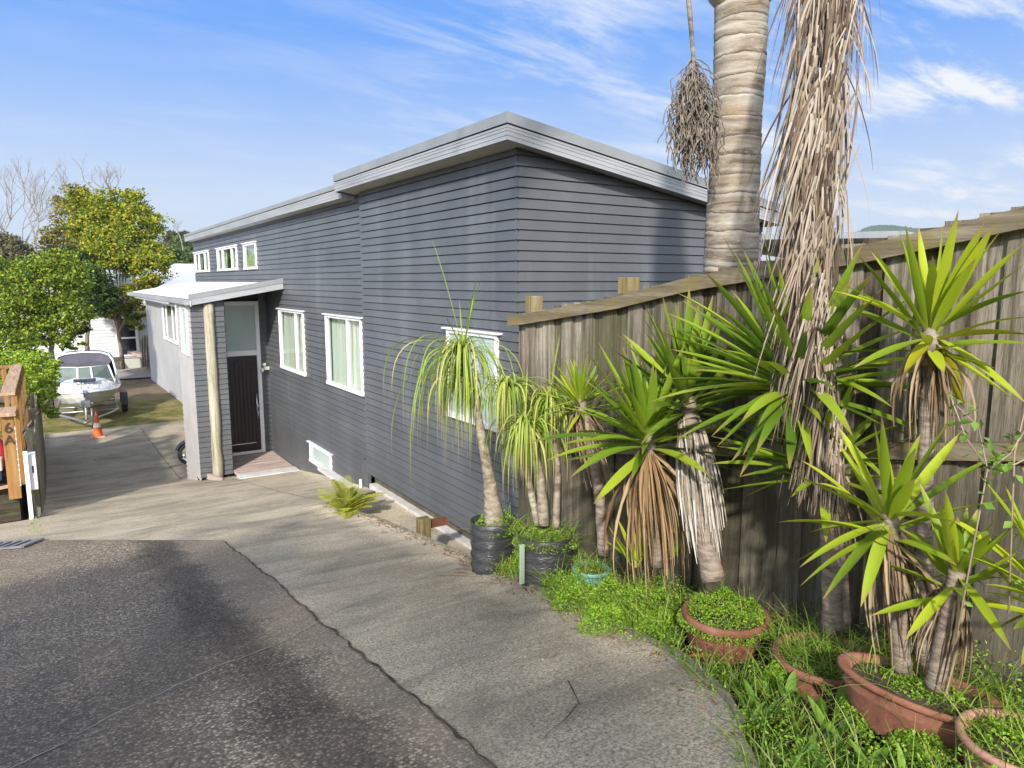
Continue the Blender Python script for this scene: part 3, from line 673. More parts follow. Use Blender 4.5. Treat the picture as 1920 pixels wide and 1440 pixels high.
# ------------------------------------------------------------------ right boundary fence
FX = 3.40
def ftop(y): return float(np.interp(y, [-3, 1.36, 1.98, 3.13, 3.83, 5.15], [1.0, .31, .20, .03, -.10, -.29]))
def frail(y): return float(np.interp(y, [-3, 1.36, 1.59, 1.98, 3.13, 3.82, 5.15], [.92, .25, .205, .135, -.02, -.155, -.345]))
def fmid(y): return float(np.interp(y, [-3, 1.4, 4.42, 5.15], [.2, -.735, -1.32, -1.47]))
FN = thing('paling_fence', 'weathered timber paling fence with lichened top rail along the potted plants', 'fence', (FX, 2, g(2)))
rn = random.Random(11); mb = MB(); y = 5.12; k = 0
while y > -2.6:
    wd = .128 + rn.uniform(-.004, .006); off = .0 if k % 2 else .019; tp = ftop(y - wd / 2) + rn.uniform(-.012, .012)
    tilt = rn.uniform(-.004, .004)
    a = Vector((FX + off, y - wd + .004 + tilt, g(y) - .25)); 
    z1 = tp
    P = [(FX + off, y - wd + .005, z0_) for z0_ in (0,)]
    mb.box((FX + off, y - wd - .006, max(g(y), -3) - .2), (FX + off + .018, y + .006, z1)); y -= wd; k += 1
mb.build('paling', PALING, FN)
def frun(fn, name, x0, x1, h, mat, y0=5.2, y1=-2.6, step=.2, nm2=None):
    m_ = MB(); n = int((y0 - y1) / step)
    for i in range(n):
        a, b = y0 - step * i, y0 - step * (i + 1); za, zb = fn(a), fn(b)
        P = [(x0, a, za - h / 2), (x1, a, za - h / 2), (x1, a, za + h / 2), (x0, a, za + h / 2)]; Q = [(x0, b, zb - h / 2), (x1, b, zb - h / 2), (x1, b, zb + h / 2), (x0, b, zb + h / 2)]
        for j in range(4): m_.poly([P[j], P[(j + 1) % 4], Q[(j + 1) % 4], Q[j]])
        if i == 0: m_.poly(P)
    return m_.build(name, mat, FN)
frun(frail, 'top_rail', FX - .052, FX - .002, .085, RAILW)
frun(fmid, 'middle_rail', FX - .048, FX - .002, .08, RAILW)
for y, dz in ((4.97, .14), (3.80, .12), (2.4, -.1), (1.1, .0), (-.3, 0)):
    mb = MB(); mb.box((FX + .02, y - .06, g(max(y, -1)) - .3), (FX + .12, y + .06, ftop(y) + dz)); mb.build('post', PALEW, FN, bevel=.005)

# ------------------------------------------------------------------ leaves, trunks, pots
def np3(v): return np.array([v[0], v[1], v[2]], dtype=float)
def blade_arr(base, tip, width, axis, sag=.06, seg=8, fold=.22, prof='yucca', lift=None, tw=0.0):
    """one strap leaf: returns verts, faces, uvs"""
    b = np3(base); t = np3(tip); d = t - b; L = np.linalg.norm(d)
    up = np.array([0, 0, 1.0]); mid = (b + t) / 2 + (up * sag * L if lift is None else np3(lift))
    ts = np.linspace(0, 1, seg + 1); P = np.outer((1 - ts) ** 2, b) + np.outer(2 * ts * (1 - ts), mid) + np.outer(ts ** 2, t)
    T = np.gradient(P, axis=0); T /= np.linalg.norm(T, axis=1)[:, None] + 1e-9
    ax = np3(axis); sd = np.cross(T, ax); nn = np.linalg.norm(sd, axis=1)
    bad = nn < .15; sd[bad] = np.cross(T[bad], np.array([.3, .9, .1])); sd /= np.linalg.norm(sd, axis=1)[:, None] + 1e-9
    nr = np.cross(sd, T)
    if tw:
        a = (tw * ts)[:, None]; sd, nr = sd * np.cos(a) + nr * np.sin(a), nr * np.cos(a) - sd * np.sin(a)
    if prof == 'yucca': wv = width * np.minimum(1, .42 + 1.6 * ts) * (1 - ts ** 3.6) * .5
    elif prof == 'dry': wv = width * (1 - .88 * ts ** 1.3) * .5 * (1 + .25 * np.sin(ts * 17 + L * 31))
    else: wv = width * (1 - ts ** 4) * .5
    wv = np.maximum(wv, .0006)
    A = P - sd * wv[:, None]; B = P - nr * (wv * 2 * fold)[:, None]; C = P + sd * wv[:, None]
    V = np.stack([A, B, C], axis=1).reshape(-1, 3); F = []; U = []
    for i in range(seg):
        for j in range(2):
            q = (3 * i + j, 3 * i + j + 1, 3 * i + j + 4, 3 * i + j + 3); F.append(q)
            U.append([(j * .5, ts[i]), (j * .5 + .5, ts[i]), (j * .5 + .5, ts[i + 1]), (j * .5, ts[i + 1])])
    return V, np.array(F), np.array(U)
class Leaves:
    def __init__(s): s.V = []; s.F = []; s.U = []; s.n = 0
    def add(s, *a, **k):
        V, F, U = blade_arr(*a, **k); s.V.append(V); s.F.append(F + s.n); s.U.append(U.reshape(-1, 2)); s.n += len(V)
    def build(s, name, mats, parent): return fast(name, np.concatenate(s.V), np.concatenate(s.F), mats, parent, np.concatenate(s.U), True)
YL = leafmat('yucca_leaf', [(.15, .24, .018), (.28, .38, .022), (.40, .48, .028), (.50, .55, .035)], .32, .46, (.36, .28, .08), .3, (.36, .40, .09))
YLD = leafmat('yucca_leaf_deep', [(.08, .15, .014), (.15, .25, .02), (.25, .36, .028), (.38, .46, .035)], .28, .45, (.28, .22, .06), .3, (.30, .36, .08))
YYEL = leafmat('yellowing_leaf', [(.50, .46, .02), (.42, .44, .02)], .35, .4, (.30, .18, .05), .4)
DRY = leafmat('dry_leaf', [(.10, .065, .04), (.26, .18, .11), (.40, .31, .20), (.17, .11, .06)], .12, .8, None, .1)
DRYG = leafmat('dry_golden_leaf', [(.12, .07, .035), (.29, .19, .095), (.42, .31, .18), (.21, .125, .06)], .12, .8, None, .1)
DRYW = leafmat('bleached_dry_leaf', [(.34, .30, .25), (.50, .46, .40), (.60, .56, .50), (.24, .18, .12)], .08, .85, None, .1)
PON = leafmat('ponytail_leaf', [(.17, .28, .035), (.28, .40, .055), (.40, .48, .09), (.48, .44, .15)], .3, .5, (.36, .30, .14), .35)
TRK = M('yucca_bark', [(.10, .075, .055), (.24, .19, .15), (.36, .30, .25)], 9, 7, .9, .9, 30, (1, 1, 4), .2)
TRKP = M('pale_corky_bark', [(.11, .08, .055), (.25, .21, .155), (.40, .36, .30)], 12, 7, .9, .9, 34, (1, 1, 2), .2)
def trunk(parent, pts, rads, mat=TRK, seed=1, n=14, wob=.05):
    rn = random.Random(seed); P = []; Rr = []
    pts = [Vector(p) for p in pts]; m = 9
    for i in range(len(pts) - 1):
        for j in range(m):
            t = j / m; P.append(pts[i].lerp(pts[i + 1], t)); Rr.append(rads[i] + (rads[i + 1] - rads[i]) * t)
    P.append(pts[-1]); Rr.append(rads[-1])
    for i in range(2, len(P) - 2):                               # smooth the joints of the path
        P[i] = (P[i - 2] + P[i - 1] + P[i] + P[i + 1] + P[i + 2]) / 5
    mb = MB(); mb.tube(P, [r * (1 + rn.uniform(-wob, wob) + wob * math.sin(i * 1.9)) for i, r in enumerate(Rr)], n)
    return mb.build('trunk', mat, parent, True)
def tip3(H, px, L, side):
    """the point seen at photo pixel px that lies about L from the head H, nearer or farther than it"""
    d = ray(*px); d = d.normalized(); H = Vector(H); m = H.dot(d); q = H - d * m
    h = L * L - q.length_squared
    if h <= 0: return d * m
    return d * (m + side * math.sqrt(h))
def yucca(name, label, path, rads, head, tips=(), n=30, L=.5, W=.04, leaf=YL, skirt=0, sL=.45, smat=DRY, seed=1, tilt=(0, 0, 1), amax=115, yellow=(), sspread=.16, bark=TRK, lf=(.7, 1.05), flare=0, group=None):
    rn = random.Random(seed)
    T = thing(name, label, 'yucca', path[0], group)
    trunk(T, list(path) + [head], list(rads), bark, seed)
    H = Vector(head); ax = Vector(tilt).normalized()
    lv = Leaves(); ye = Leaves()
    for k, px in enumerate(tips):
        side = rn.choice((-1, -1, 1)) * rn.uniform(.3, 1); t = tip3(H, px, L * 1.0, side)
        if t.x > 3.36 and t.y < 5.2: t = tip3(H, px, L, -1)
        if t.x > 3.34 and t.y < 5.2:                              # keep clear of the fence: shorten along the view ray
            d = ray(*px); t = d * (3.32 / d.x)
        dn = (t - H).normalized(); base = H + dn * .02 - ax * rn.uniform(0, .09)
        hor = math.sqrt(max(0, 1 - dn.z ** 2)); tgt = ye if k in yellow else lv
        tgt.add(base, t, W * rn.uniform(.85, 1.15) * (1.35 if k in yellow else 1), ax if abs(dn.dot(ax)) < .97 else (0, 1, .2), .02 + .10 * hor * rn.uniform(.3, 1.3), 10, rn.uniform(.12, .3), tw=rn.uniform(-.5, .5))
    a0 = Vector((1, 0, 0)); u = ax.cross(Vector((0, 1, 0))).normalized(); v = ax.cross(u)
    for k in range(n):
        th = R_(8 + (amax - 8) * ((k + rn.random()) / n) ** .85); ph = k * 2.39996 + rn.uniform(-.25, .25)
        dn = ax * math.cos(th) + (u * math.cos(ph) + v * math.sin(ph)) * math.sin(th); l = L * rn.uniform(*lf) * (.85 + .25 * math.sin(th))
        t = H + dn * l; t.z -= .10 * l * math.sin(th) ** 2 * rn.uniform(.2, 1.6)
        if t.x > 3.35 and t.y < 5.25: s_ = (3.35 - H.x) / (t.x - H.x); t = H.lerp(t, max(s_, .35)) + Vector((0, 0, .25 * l * (1 - s_)))
        base = H + dn * .02 - ax * .10 * (th / 2)
        lv.add(base, t, W * rn.uniform(.7, 1.1), ax, .02 + .16 * math.sin(th) * rn.random(), 9, rn.uniform(.1, .32), tw=rn.uniform(-.6, .6))
    lv.build('leaves', leaf, T)
    if ye.n: ye.build('yellow_leaves', YYEL, T)
    if skirt:
        dl = Leaves()
        for k in range(int(skirt * 2.2)):
            ph = rn.uniform(0, 6.28); r = sspread * rn.uniform(.35, 1); l = sL * rn.uniform(.45, 1.1)
            if rn.random() < flare: r *= 2.4; l *= .9
            b = H + Vector((math.cos(ph) * .03, math.sin(ph) * .03, -.05 - rn.uniform(0, .14)))
            zt = b.z - l; pp = [H] + [Vector(q) for q in reversed(path)]; ctr = pp[-1]
            for qa, qb in zip(pp[:-1], pp[1:]):
                if qb.z <= zt <= qa.z: ctr = qa.lerp(qb, (qa.z - zt) / max(1e-4, qa.z - qb.z)); break
            t = Vector((ctr.x + math.cos(ph) * r, ctr.y + math.sin(ph) * r, b.z - l))
            if t.x > 3.37: t.x = 3.37
            if rn.random() < .5: t += Vector((rn.uniform(-.04, .04), rn.uniform(-.04, .04), rn.uniform(0, .1)))
            dl.add(b, t, W * rn.uniform(.16, .5), (math.cos(ph), math.sin(ph), .1), 0, 7, rn.uniform(.1, .9), 'dry', lift=(math.cos(ph) * r * .55, math.sin(ph) * r * .55, .04), tw=rn.uniform(-2.2, 2.2))
        dl.build('dead_leaves', smat, T)
    return T
# --- yuccas, from the back of the bed to the front
h3 = at(1088, 748, 4.9)
yucca('yucca', 'slim young yucca with narrow leaves growing in the round teal pot', [at(1132, 1040, 4.9), at(1122, 900, 4.9)], [.042, .034, .032], h3,
      [(1040, 680), (1056, 668), (1075, 672), (1100, 665), (1118, 690), (1130, 700), (1030, 712), (1010, 740), (1150, 735), (1160, 790), (1040, 800), (1020, 770)], 30, .36, .036, YL, 34, .5, DRY, 3, sspread=.12)
h4 = at(1216, 812, 4.2)
yucca('yucca', 'broad-leaved yucca with a golden brown dead skirt, right of the teal pot', [at(1232, 1060, 4.25), at(1225, 930, 4.2)], [.045, .04, .04], h4,
      [(1140, 641), (1098, 657), (1123, 649), (1165, 646), (1182, 640), (1202, 677), (1230, 690), (1053, 833), (1117, 792), (1092, 725), (1143, 719), (1095, 868), (1340, 804)], 56, .64, .060, YLD, 80, .75, DRYG, 4, sspread=.17, flare=.12)
h5 = at(1292, 745, 4.2)
yucca('yucca', 'yucca with bleached grey dead skirt leaning out of the parsley-topped terracotta pot', [at(1338, 1090, 3.85), at(1312, 960, 3.95), at(1296, 820, 4.1)], [.062, .052, .046, .042], h5,
      [(1207, 567), (1222, 580), (1241, 550), (1272, 562), (1292, 540), (1337, 553), (1193, 663), (1154, 624), (1176, 677), (1208, 622), (1310, 570), (1355, 600), (1380, 640)], 34, .62, .068, YLD, 210, .62, DRYW, 5, sspread=.10)
h6 = at(1494, 705, 3.5)
yucca('yucca', 'largest dark-leaved yucca behind the hanging dead frond', [at(1562, 1190, 3.45), at(1556, 1000, 3.45), at(1535, 850, 3.48)], [.05, .042, .036, .03], h6,
      [(1224, 618), (1247, 631), (1264, 546), (1278, 562), (1323, 511), (1355, 440), (1376, 470), (1430, 430), (1356, 657), (1238, 711), (1255, 742), (1289, 773), (1393, 773), (1334, 818), (1345, 837), (1393, 854), (1387, 894),
       (1615, 630), (1640, 560), (1600, 520), (1675, 765), (1660, 690), (1600, 820), (1420, 800), (1300, 700), (1330, 745), (1480, 880)], 90, .72, .062, YLD, 26, .5, DRY, 6, amax=120, sspread=.16)
h6b = at(1548, 862, 3.4)
yucca('yucca', 'low dark yucca head behind the tip of the hanging dead frond', [at(1580, 1180, 3.5), at(1570, 1000, 3.48)], [.042, .035, .032], h6b,
      [(1334, 818), (1345, 837), (1393, 854), (1387, 894), (1361, 796), (1420, 840), (1440, 880), (1400, 930), (1330, 870), (1450, 780), (1620, 800), (1650, 860), (1380, 760), (1410, 905)], 30, .52, .05, YLD, 16, .4, DRY, 66, sspread=.1)
h7 = at(1745, 615, 2.95)
yucca('yucca', 'tall bright yellow-green yucca with a brown skirt, highest head against the fence', [at(1732, 1250, 3.0), at(1734, 900, 2.95)], [.035, .032, .03], h7,
      [(1797, 395), (1768, 418), (1722, 423), (1698, 424), (1686, 430), (1625, 455), (1608, 478), (1845, 418), (1865, 420), (1880, 428), (1918, 458), (1925, 492), (1930, 545), (1932, 628), (1935, 645), (1925, 757), (1905, 752),
       (1808, 768), (1600, 690), (1694, 702), (1560, 545), (1577, 548), (1770, 700)], 12, .52, .050, YL, 30, .42, DRY, 7, yellow=(17, 19, 13), sspread=.09, flare=.1, lf=(.5, .9))
h8 = at(1668, 962, 2.7)
yucca('yucca', 'bright yucca in front with wide star of leaves rising from the long planter', [at(1692, 1260, 2.75), at(1680, 1100, 2.72)], [.036, .03, .03], h8,
      [(1582, 798), (1568, 826), (1639, 789), (1653, 780), (1717, 840), (1802, 810), (1866, 856), (1795, 982), (1518, 998), (1490, 1055), (1499, 1064), (1500, 1099), (1543, 1124), (1614, 1138), (1738, 1142), (1463, 881), (1502, 863), (1848, 1100), (1530, 905), (1700, 1080)],
      13, .50, .047, YL, 26, .46, DRY, 8, yellow=(14,), sspread=.09, flare=.15, lf=(.5, .9))
h9 = at(1796, 1066, 2.55)
yucca('yucca', 'lower yucca with mid green leaves at the right end of the long planter', [at(1752, 1290, 2.62), at(1775, 1170, 2.58)], [.036, .032, .03], h9,
      [(1772, 918), (1742, 950), (1761, 940), (1834, 954), (1920, 973), (1920, 1030), (1889, 1085), (1896, 1220), (1697, 1200), (1657, 1117), (1700, 1000), (1860, 1000)],
      14, .44, .042, YL, 22, .38, DRY, 9, sspread=.08, lf=(.5, .9))
h10 = at(1985, 1105, 2.3)
yucca('yucca', 'yucca at the right edge of the view with leaves reaching in over the small pot', [at(1985, 1400, 2.35), at(1985, 1250, 2.33)], [.036, .032, .03], h10,
      [(1839, 998), (1807, 1041), (1848, 1096), (1850, 1190), (1832, 885), (1880, 900), (1900, 1180), (1925, 890)], 26, .42, .050, YL, 24, .3, DRY, 10, sspread=.08, lf=(.5, .95))
# low shoots without a trunk
T = thing('yucca_shoot', 'low clump of young yucca shoots in the weeds by the fence', 'yucca', at(1195, 1085, 4.4)); lv = Leaves(); rn = random.Random(21)
for cx_, cy_, D_, tips in ((1190, 1060, 4.3, [(1140, 985), (1158, 972), (1150, 1000), (1200, 968), (1188, 990), (1240, 980), (1128, 1010), (1170, 1010), (1215, 1000)]), (1255, 1045, 4.4, [(1290, 990), (1240, 1000), (1275, 985), (1300, 1010)])):
    b = at(cx_, cy_, D_)
    for t in tips: lv.add(b + Vector((rn.uniform(-.03, .03), rn.uniform(-.03, .03), 0)), at(t[0], t[1], D_ + rn.uniform(-.15, .1)), .045, (0, 0, 1), .05)
lv.build('leaves', YL, T)

# --- ponytail palms
def ponytail(label, base, tr, heads, seed, bark=TRKP):
    rn = random.Random(seed); T = thing('ponytail_palm', label, 'palm plant', base)
    for pts, rads in tr: trunk(T, pts, rads, bark, seed, 14, .04)
    for (H, n, L, bias, up) in heads:
        lv = Leaves(); H = Vector(H)
        for k in range(n):
            ph = rn.uniform(0, 6.28); l = L * rn.uniform(.55, 1.1); el = R_(rn.uniform(10, 85))
            d = Vector((math.cos(ph) * math.cos(el), math.sin(ph) * math.cos(el), math.sin(el))) + Vector(bias) * rn.random(); d.normalize()
            hz = Vector((d.x, d.y, 0))
            if rn.random() < up:                                  # wind-lifted strands
                t = H + d * l * .8 + Vector((0, 0, l * .08)); md = Vector((0, 0, .1 * l))
            else:
                reach = l * rn.uniform(.14, .66); t = H + hz * reach + Vector((0, 0, -l * rn.uniform(.35, .85))); md = hz * reach * .55 + Vector((0, 0, l * rn.uniform(.30, .62)))
            if t.x > 3.36 and t.y < 5.2: t.x = 3.36
            if t.x > 4.26: t.x = 4.26
            b0 = H + d * .02 - Vector((0, 0, rn.uniform(0, .07)))
            side = d.cross(Vector((0, 0, 1)))
            lv.add(b0, t, rn.uniform(.009, .015), (side.x * .1 + hz.x * .3, side.y * .1 + hz.y * .3, 1), 0, 11, .15, 'pony', lift=md, tw=rn.uniform(-1.2, 1.2))
        lv.build('leaves', PON, T)
    return T
b1 = at(928, 985, 6.05)
ponytail('leaning single-trunk ponytail palm with long drooping strands beside the house window', b1,
         [([b1, at(918, 900, 6.05), at(900, 800, 6.08), at(880, 700, 6.1), at(868, 640, 6.1)], [.098, .052, .038, .029, .022])],
         [(at(868, 652, 6.1), 230, 1.2, (-.4, .1, 0), .04), (at(872, 700, 6.1), 100, .95, (-.1, 0, 0), .0)], 31)
b2 = at(1020, 985, 5.45)
ponytail('many-headed ponytail palm in the larger black planter bag', b2,
         [([b2, at(1014, 900, 5.45), at(990, 800, 5.45)], [.045, .036, .026]), ([at(1042, 990, 5.5), at(1046, 880, 5.5), at(1030, 760, 5.55)], [.03, .026, .02]), ([at(1008, 985, 5.5), at(985, 870, 5.55), at(950, 730, 5.6)], [.028, .024, .018])],
         [(at(985, 790, 5.45), 220, .70, (-.1, 0, 0), .02), (at(950, 715, 5.6), 150, .70, (-.2, 0, 0), .03), (at(1030, 745, 5.55), 170, .76, (.1, 0, 0), .02)], 32)

# --- palm behind the fence
PB = Vector((4.06, 3.40, -2.3))
PT = thing('palm_tree', 'tall ringed grey palm trunk behind the fence with dead frond and seed stalk', 'palm', PB)
m, t, b, o = newmat('ringed_palm_bark')
c = N(t, 'ShaderNodeTexCoord'); sp = N(t, 'ShaderNodeSeparateXYZ'); t.links.new(c.outputs['Object'], sp.inputs[0])
band = noise(t, 1.5, 8, .72, (.8, .8, 5.0), 1.1); wob = noise(t, 5.0, 4, .6, (.4, .4, 3.2), .8)
col = ramp(t, [(.34, (.13, .095, .065)), (.44, (.25, .205, .155)), (.56, (.35, .305, .245)), (.68, (.46, .43, .38))], band)
col = mix(t, col, (.10, .07, .045), rng(t, wob, .54, .64, 0, .75))
col = mix(t, col, (.10, .065, .035), rng(t, noise(t, 3.2, 8, .72, (1, 1, 3.2)), .60, .78, 0, .7))
sw = N(t, 'ShaderNodeTexWave', wave_type='BANDS', bands_direction='Z', wave_profile='SAW'); sw.inputs['Scale'].default_value = 2.5; sw.inputs['Distortion'].default_value = 3.2; sw.inputs['Detail'].default_value = 4; sw.inputs['Detail Scale'].default_value = .7; sw.inputs['Detail Roughness'].default_value = .65
t.links.new(c.outputs['Object'], sw.inputs['Vector'])
col = mix(t, col, (.085, .06, .04), rng(t, sw.outputs[0], .16, .02, 0, .8)); col = mix(t, col, (.56, .53, .47), rng(t, sw.outputs[0], .80, .98, 0, .45))
col = mix(t, col, (.42, .27, .12), rng(t, noise(t, 2.2, 5, .6, (1, 1, 2.4), 0), .58, .72, 0, .35))
fn = noise(t, 30, 5, .7, (1, 1, 3)); col = mix(t, col, (.52, .50, .46), rng(t, fn, .55, .72, 0, .5))
t.links.new(col, b.inputs['Base Color']); b.inputs['Roughness'].default_value = .85; b.inputs['Specular IOR Level'].default_value = .2
hm = mix(t, sw.outputs[0], fn, .35); bump(t, b, hm, .6, .014); PALMB = m
rn = random.Random(8); prof = []; z = 0; i = 0
while z < 4.55:
    r = float(np.interp(z, [0, .8, 2.3, 3.2, 4.3], [.235, .205, .192, .166, .178])); prof += [(r * 1.006, z), (r * 1.012, z + .008), (r * .975, z + .014), (r * .985, z + .03)]; z += rn.uniform(.07, .16)
mb = MB(); mb.lathe(PB, prof, 48, wob=.012, seed=4, wz=.012); mb.build('trunk', PALMB, PT, True)
CS = M('crownshaft_sheath', [(.10, .07, .035), (.24, .19, .09), (.30, .27, .13)], 3, 6, .5, .3, 20, (1, 1, .4))
mb = MB(); mb.lathe(PB + Vector((0, 0, 4.12)), [(.17, 0), (.215, .06), (.235, .25), (.22, .7), (.17, 1.3), (.11, 2.0)], 32, wob=.03, seed=2); mb.build('crownshaft', CS, PT, True)
# dead seed stalk
mb = MB(); s0 = PB + Vector((-.16, -.02, 4.15)); J = at(1300, 105, 4.55)
mb.tube([s0 + Vector((0, 0, .05)), at(1284, -60, 4.6), at(1293, 20, 4.56), J, at(1303, 180, 4.55), at(1310, 260, 4.55)], [.022, .020, .016, .013, .010, .006], 8)
rn = random.Random(9)
for k in range(330):
    t0 = rn.random() ** .8; p = J.lerp(at(1308, 235, 4.55), t0); P = [p]; ph = rn.uniform(0, 6.28)
    wmax = .075 + .10 * math.sin(min(1, t0 + .25) * 2.4); nseg = rn.randint(6, 11); q = p.copy()
    dx = Vector((math.cos(ph), math.sin(ph), 0)) * wmax * rn.uniform(.3, 1.0) / 3
    for j in range(nseg):
        q = q + (dx if j < 3 else Vector((0, 0, 0))) + Vector((rn.uniform(-.022, .022), rn.uniform(-.022, .022), -.038 + rn.uniform(-.01, .012)))
        P.append(q)
    mb.tube(P, [.0048] + [.0038] * nseg, 4, False)
mb.build('seed_stalk', M('dry_seed_stalk', [(.06, .045, .035), (.16, .13, .10), (.29, .25, .21)], 20, 3, .9), PT)
# hanging dead frond
rc = [at(1590, -330, 3.7), at(1574, -120, 3.6), at(1556, 40, 3.5), at(1544, 200, 3.42), at(1534, 380, 3.36), at(1532, 540, 3.3), at(1545, 700, 3.25), at(1556, 800, 3.2), at(1566, 880, 3.18)]
FR = tag(bpy.data.objects.new('dead_frond', None)); COL.objects.link(FR); FR.parent = PT; ORG[FR.name] = Vector(PB)
mb = MB(); mb.tube([PB + Vector((0, 0, 5.4)), rc[0] + Vector((.25, .3, .12))] + rc, [.05, .035, .026, .022, .018, .015, .012, .010, .008, .006, .004], 8)
rach = mb.build('frond_stem', M('dark_dead_stem', [(.06, .045, .03), (.14, .10, .07)], 8, 4, .8, 0, 20, (4, 4, .5)), PT, True)
bpy.data.objects.remove(FR)
lv = Leaves(); rn = random.Random(10); view = Vector(cR)
def curve(ps, u):
    x = u * (len(ps) - 1); i = min(int(x), len(ps) - 2); return ps[i].lerp(ps[i + 1], x - i), (ps[i + 1] - ps[i]).normalized()
bun = [(rn.random(), rn.uniform(-1, 1), rn.uniform(-.25, .25)) for _ in range(150)]
for k in range(1700):
    bq = bun[k % 150]; u = min(.985, max(0, bq[0] + rn.gauss(0, .012))); p, T_ = curve(rc, u); sgn = -1 if k % 2 else 1
    l = float(np.interp(u, [0, .3, .6, .85, 1], [.75, .72, .62, .42, .26])) * rn.uniform(.6, 1.1)
    sp_ = -rn.uniform(.0, 1) * float(np.interp(u, [0, .5, .7, 1], [.46, .50, .34, .18])) if sgn < 0 else rn.uniform(-.05, float(np.interp(u, [0, .5, 1], [.12, .14, .22]))); sp_ = sp_ * .6 + .55 * (-abs(bq[1]) * float(np.interp(u, [0, .5, .7, 1], [.50, .60, .40, .22])) if bq[1] < 0 else bq[1] * float(np.interp(u, [0, .5, 1], [.12, .12, .2]))); dp = bq[2] + rn.uniform(-.06, .06); p = p - Vector(cF) * .025
    wd_ = float(np.interp(u, [0, .4, .7, 1], [.075, .08, .055, .018])); out = view * sp_ * l * .85 + Vector(cF) * dp * l * .6; p = p + view * rn.gauss(-.012, wd_ * .75) + Vector(cF) * rn.uniform(-.04, .08)
    t = p + out + Vector((0, 0, -l)); kk = rn.uniform(-.05, .05)
    lv.add(p, t, rn.uniform(.006, .012), (cF.x, cF.y, rn.uniform(-.3, .3)), 0, 7, rn.uniform(.15, .9), 'pony' if k % 2 else 'dry', lift=(out * .22 + view * kk * .5 + Vector((0, 0, .02 * l))), tw=rn.uniform(-2.5, 2.5))
for k in range(26):                                             # thin loose threads blown to the right
    u = rn.uniform(.05, .45); p, T_ = curve(rc, u); l = rn.uniform(.5, .8)
    lv.add(p, p + view * rn.uniform(.12, .28) + Vector((0, 0, -l)), .007, (cF.x, cF.y, 0), 0, 8, .2, 'pony', lift=view * .09)
FRM = leafmat('dead_frond_leaflet', [(.05, .036, .028), (.17, .125, .09), (.31, .245, .18), (.50, .43, .35), (.09, .065, .05)], .18, .8, None, .1)
lv.build('frond_leaflets', FRM, PT)
# live fronds above the view
lv = Leaves(); st = MB()
GREENF = leafmat('palm_frond_leaflet', [(.03, .07, .012), (.06, .12, .02)], .3, .5)
for k in range(9):
    ph = k * .7 + .3; d = Vector((math.cos(ph), math.sin(ph), 0)); c0 = PB + Vector((0, 0, 5.9)); P = [c0 + d * (.3 * j) + Vector((0, 0, .9 * math.sin(j * .33) - .03 * j * j * .4)) for j in range(9)]
    if abs(math.degrees(math.atan2(d.x, d.y)) % 360 - 220) < 35: continue
    st.tube(P, [.03 - .003 * j for j in range(9)], 6)
    for j in range(1, 9):
        for q in range(10):
            p = P[j - 1].lerp(P[j], q / 10); sd = d.cross(Vector((0, 0, 1)))
            for sg in (-1, 1): lv.add(p, p + sd * sg * .5 + d * .25 + Vector((0, 0, -.18)), .03, (0, 0, 1), .05, 4, .2)
lv.build('frond', GREENF, PT); st.build('frond_rib', GREENF, PT)
# ------------------------------------------------------------------ pots, bags, bed
def pot(name, label, c, r, h, mat, cat='plant pot', rim=.028, sx=1, sy=1, rot=0, group=None, taper=.74, soil=True):
    T = thing(name, label, cat, c, group)
    pr = [(r * taper, 0), (r * (taper + .10), h * .3), (r * (taper + .16), h * .62), (r * (taper + .17), h * .64), (r * (taper + .165), h * .67), (r * .94, h * .84), (r * .955, h * .86),
          (r * 1.03, h * .865), (r * 1.06, h * .90), (r * 1.065, h * .95), (r * 1.04, h * .995), (r * .99, h), (r * .93, h * .985), (r * .90, h * .93), (r * .86, h * .8)]
    mb = MB(); mb.lathe(c, pr, 56, sx, sy, rot, .004, 3); mb.build('pot_body', mat, T, True)
    if soil:
        s = MB(); s.lathe(c, [(r * .885, h * .86), (r * .5, h * .90), (r * .02, h * .92)], 32, sx, sy, rot, .03, 5); s.build('soil', SOIL, T, True)
    return T
def ground_z(x, y): return hgt(x, y)
p1 = at(1360, 1146, 3.82); p2 = at(1548, 1228, 3.28); p3 = Vector((2.64, 1.22, -1.50)); p4 = at(1912, 1386, 2.33); p5 = at(1109, 1046, 5.0)
def potat(p, h): return Vector((p.x, p.y, p.z - h))
pot('terracotta_pot', 'large round terracotta pot overflowing with bright parsley at the kerb', potat(p1, .33), .215, .33, TERRA)
pot('terracotta_pot', 'round terracotta pot half hidden in weeds under the largest yucca', potat(p2, .28), .22, .28, TERRA)
pot('terracotta_planter', 'long oval terracotta planter holding the two front yuccas', potat(p3, .20), .135, .20, TERRA, 'planter', sx=1.1, sy=2.2, rot=R_(9), taper=.8)
pot('terracotta_pot', 'small pinkish terracotta pot at the bottom right corner', potat(p4, .2), .17, .2, M('pale_terracotta', [(.36, .18, .12), (.48, .27, .20)], 3, 6, .75, .2, 40))
pot('teal_pot', 'round pale teal plastic pot sunk among weeds by the fence', potat(p5 - Vector((0, 0, .05)), .24), .125, .22, TEAL)
def bag(label, c, r, h, seed):
    T = thing('planter_bag', label, 'planter bag', c)
    mb = MB(); rn = random.Random(seed)
    mb.lathe(c, [(r * .93, 0)] + [(r * (.97 + .025 * math.sin(i * 2.3 + seed) + rn.uniform(-.012, .02)), h * i / 13) for i in range(1, 13)] + [(r * 1.0, h), (r * .95, h * 1.01), (r * .9, h * .93), (r * .85, h * .86)], 48, wob=.02, seed=seed)
    mb.build('bag_body', BAGM, T, True)
    s = MB(); s.lathe(c, [(r * .9, h * .88), (r * .4, h * .93), (.004, h * .95)], 24, wob=.03, seed=seed); s.build('soil', SOIL, T, True)
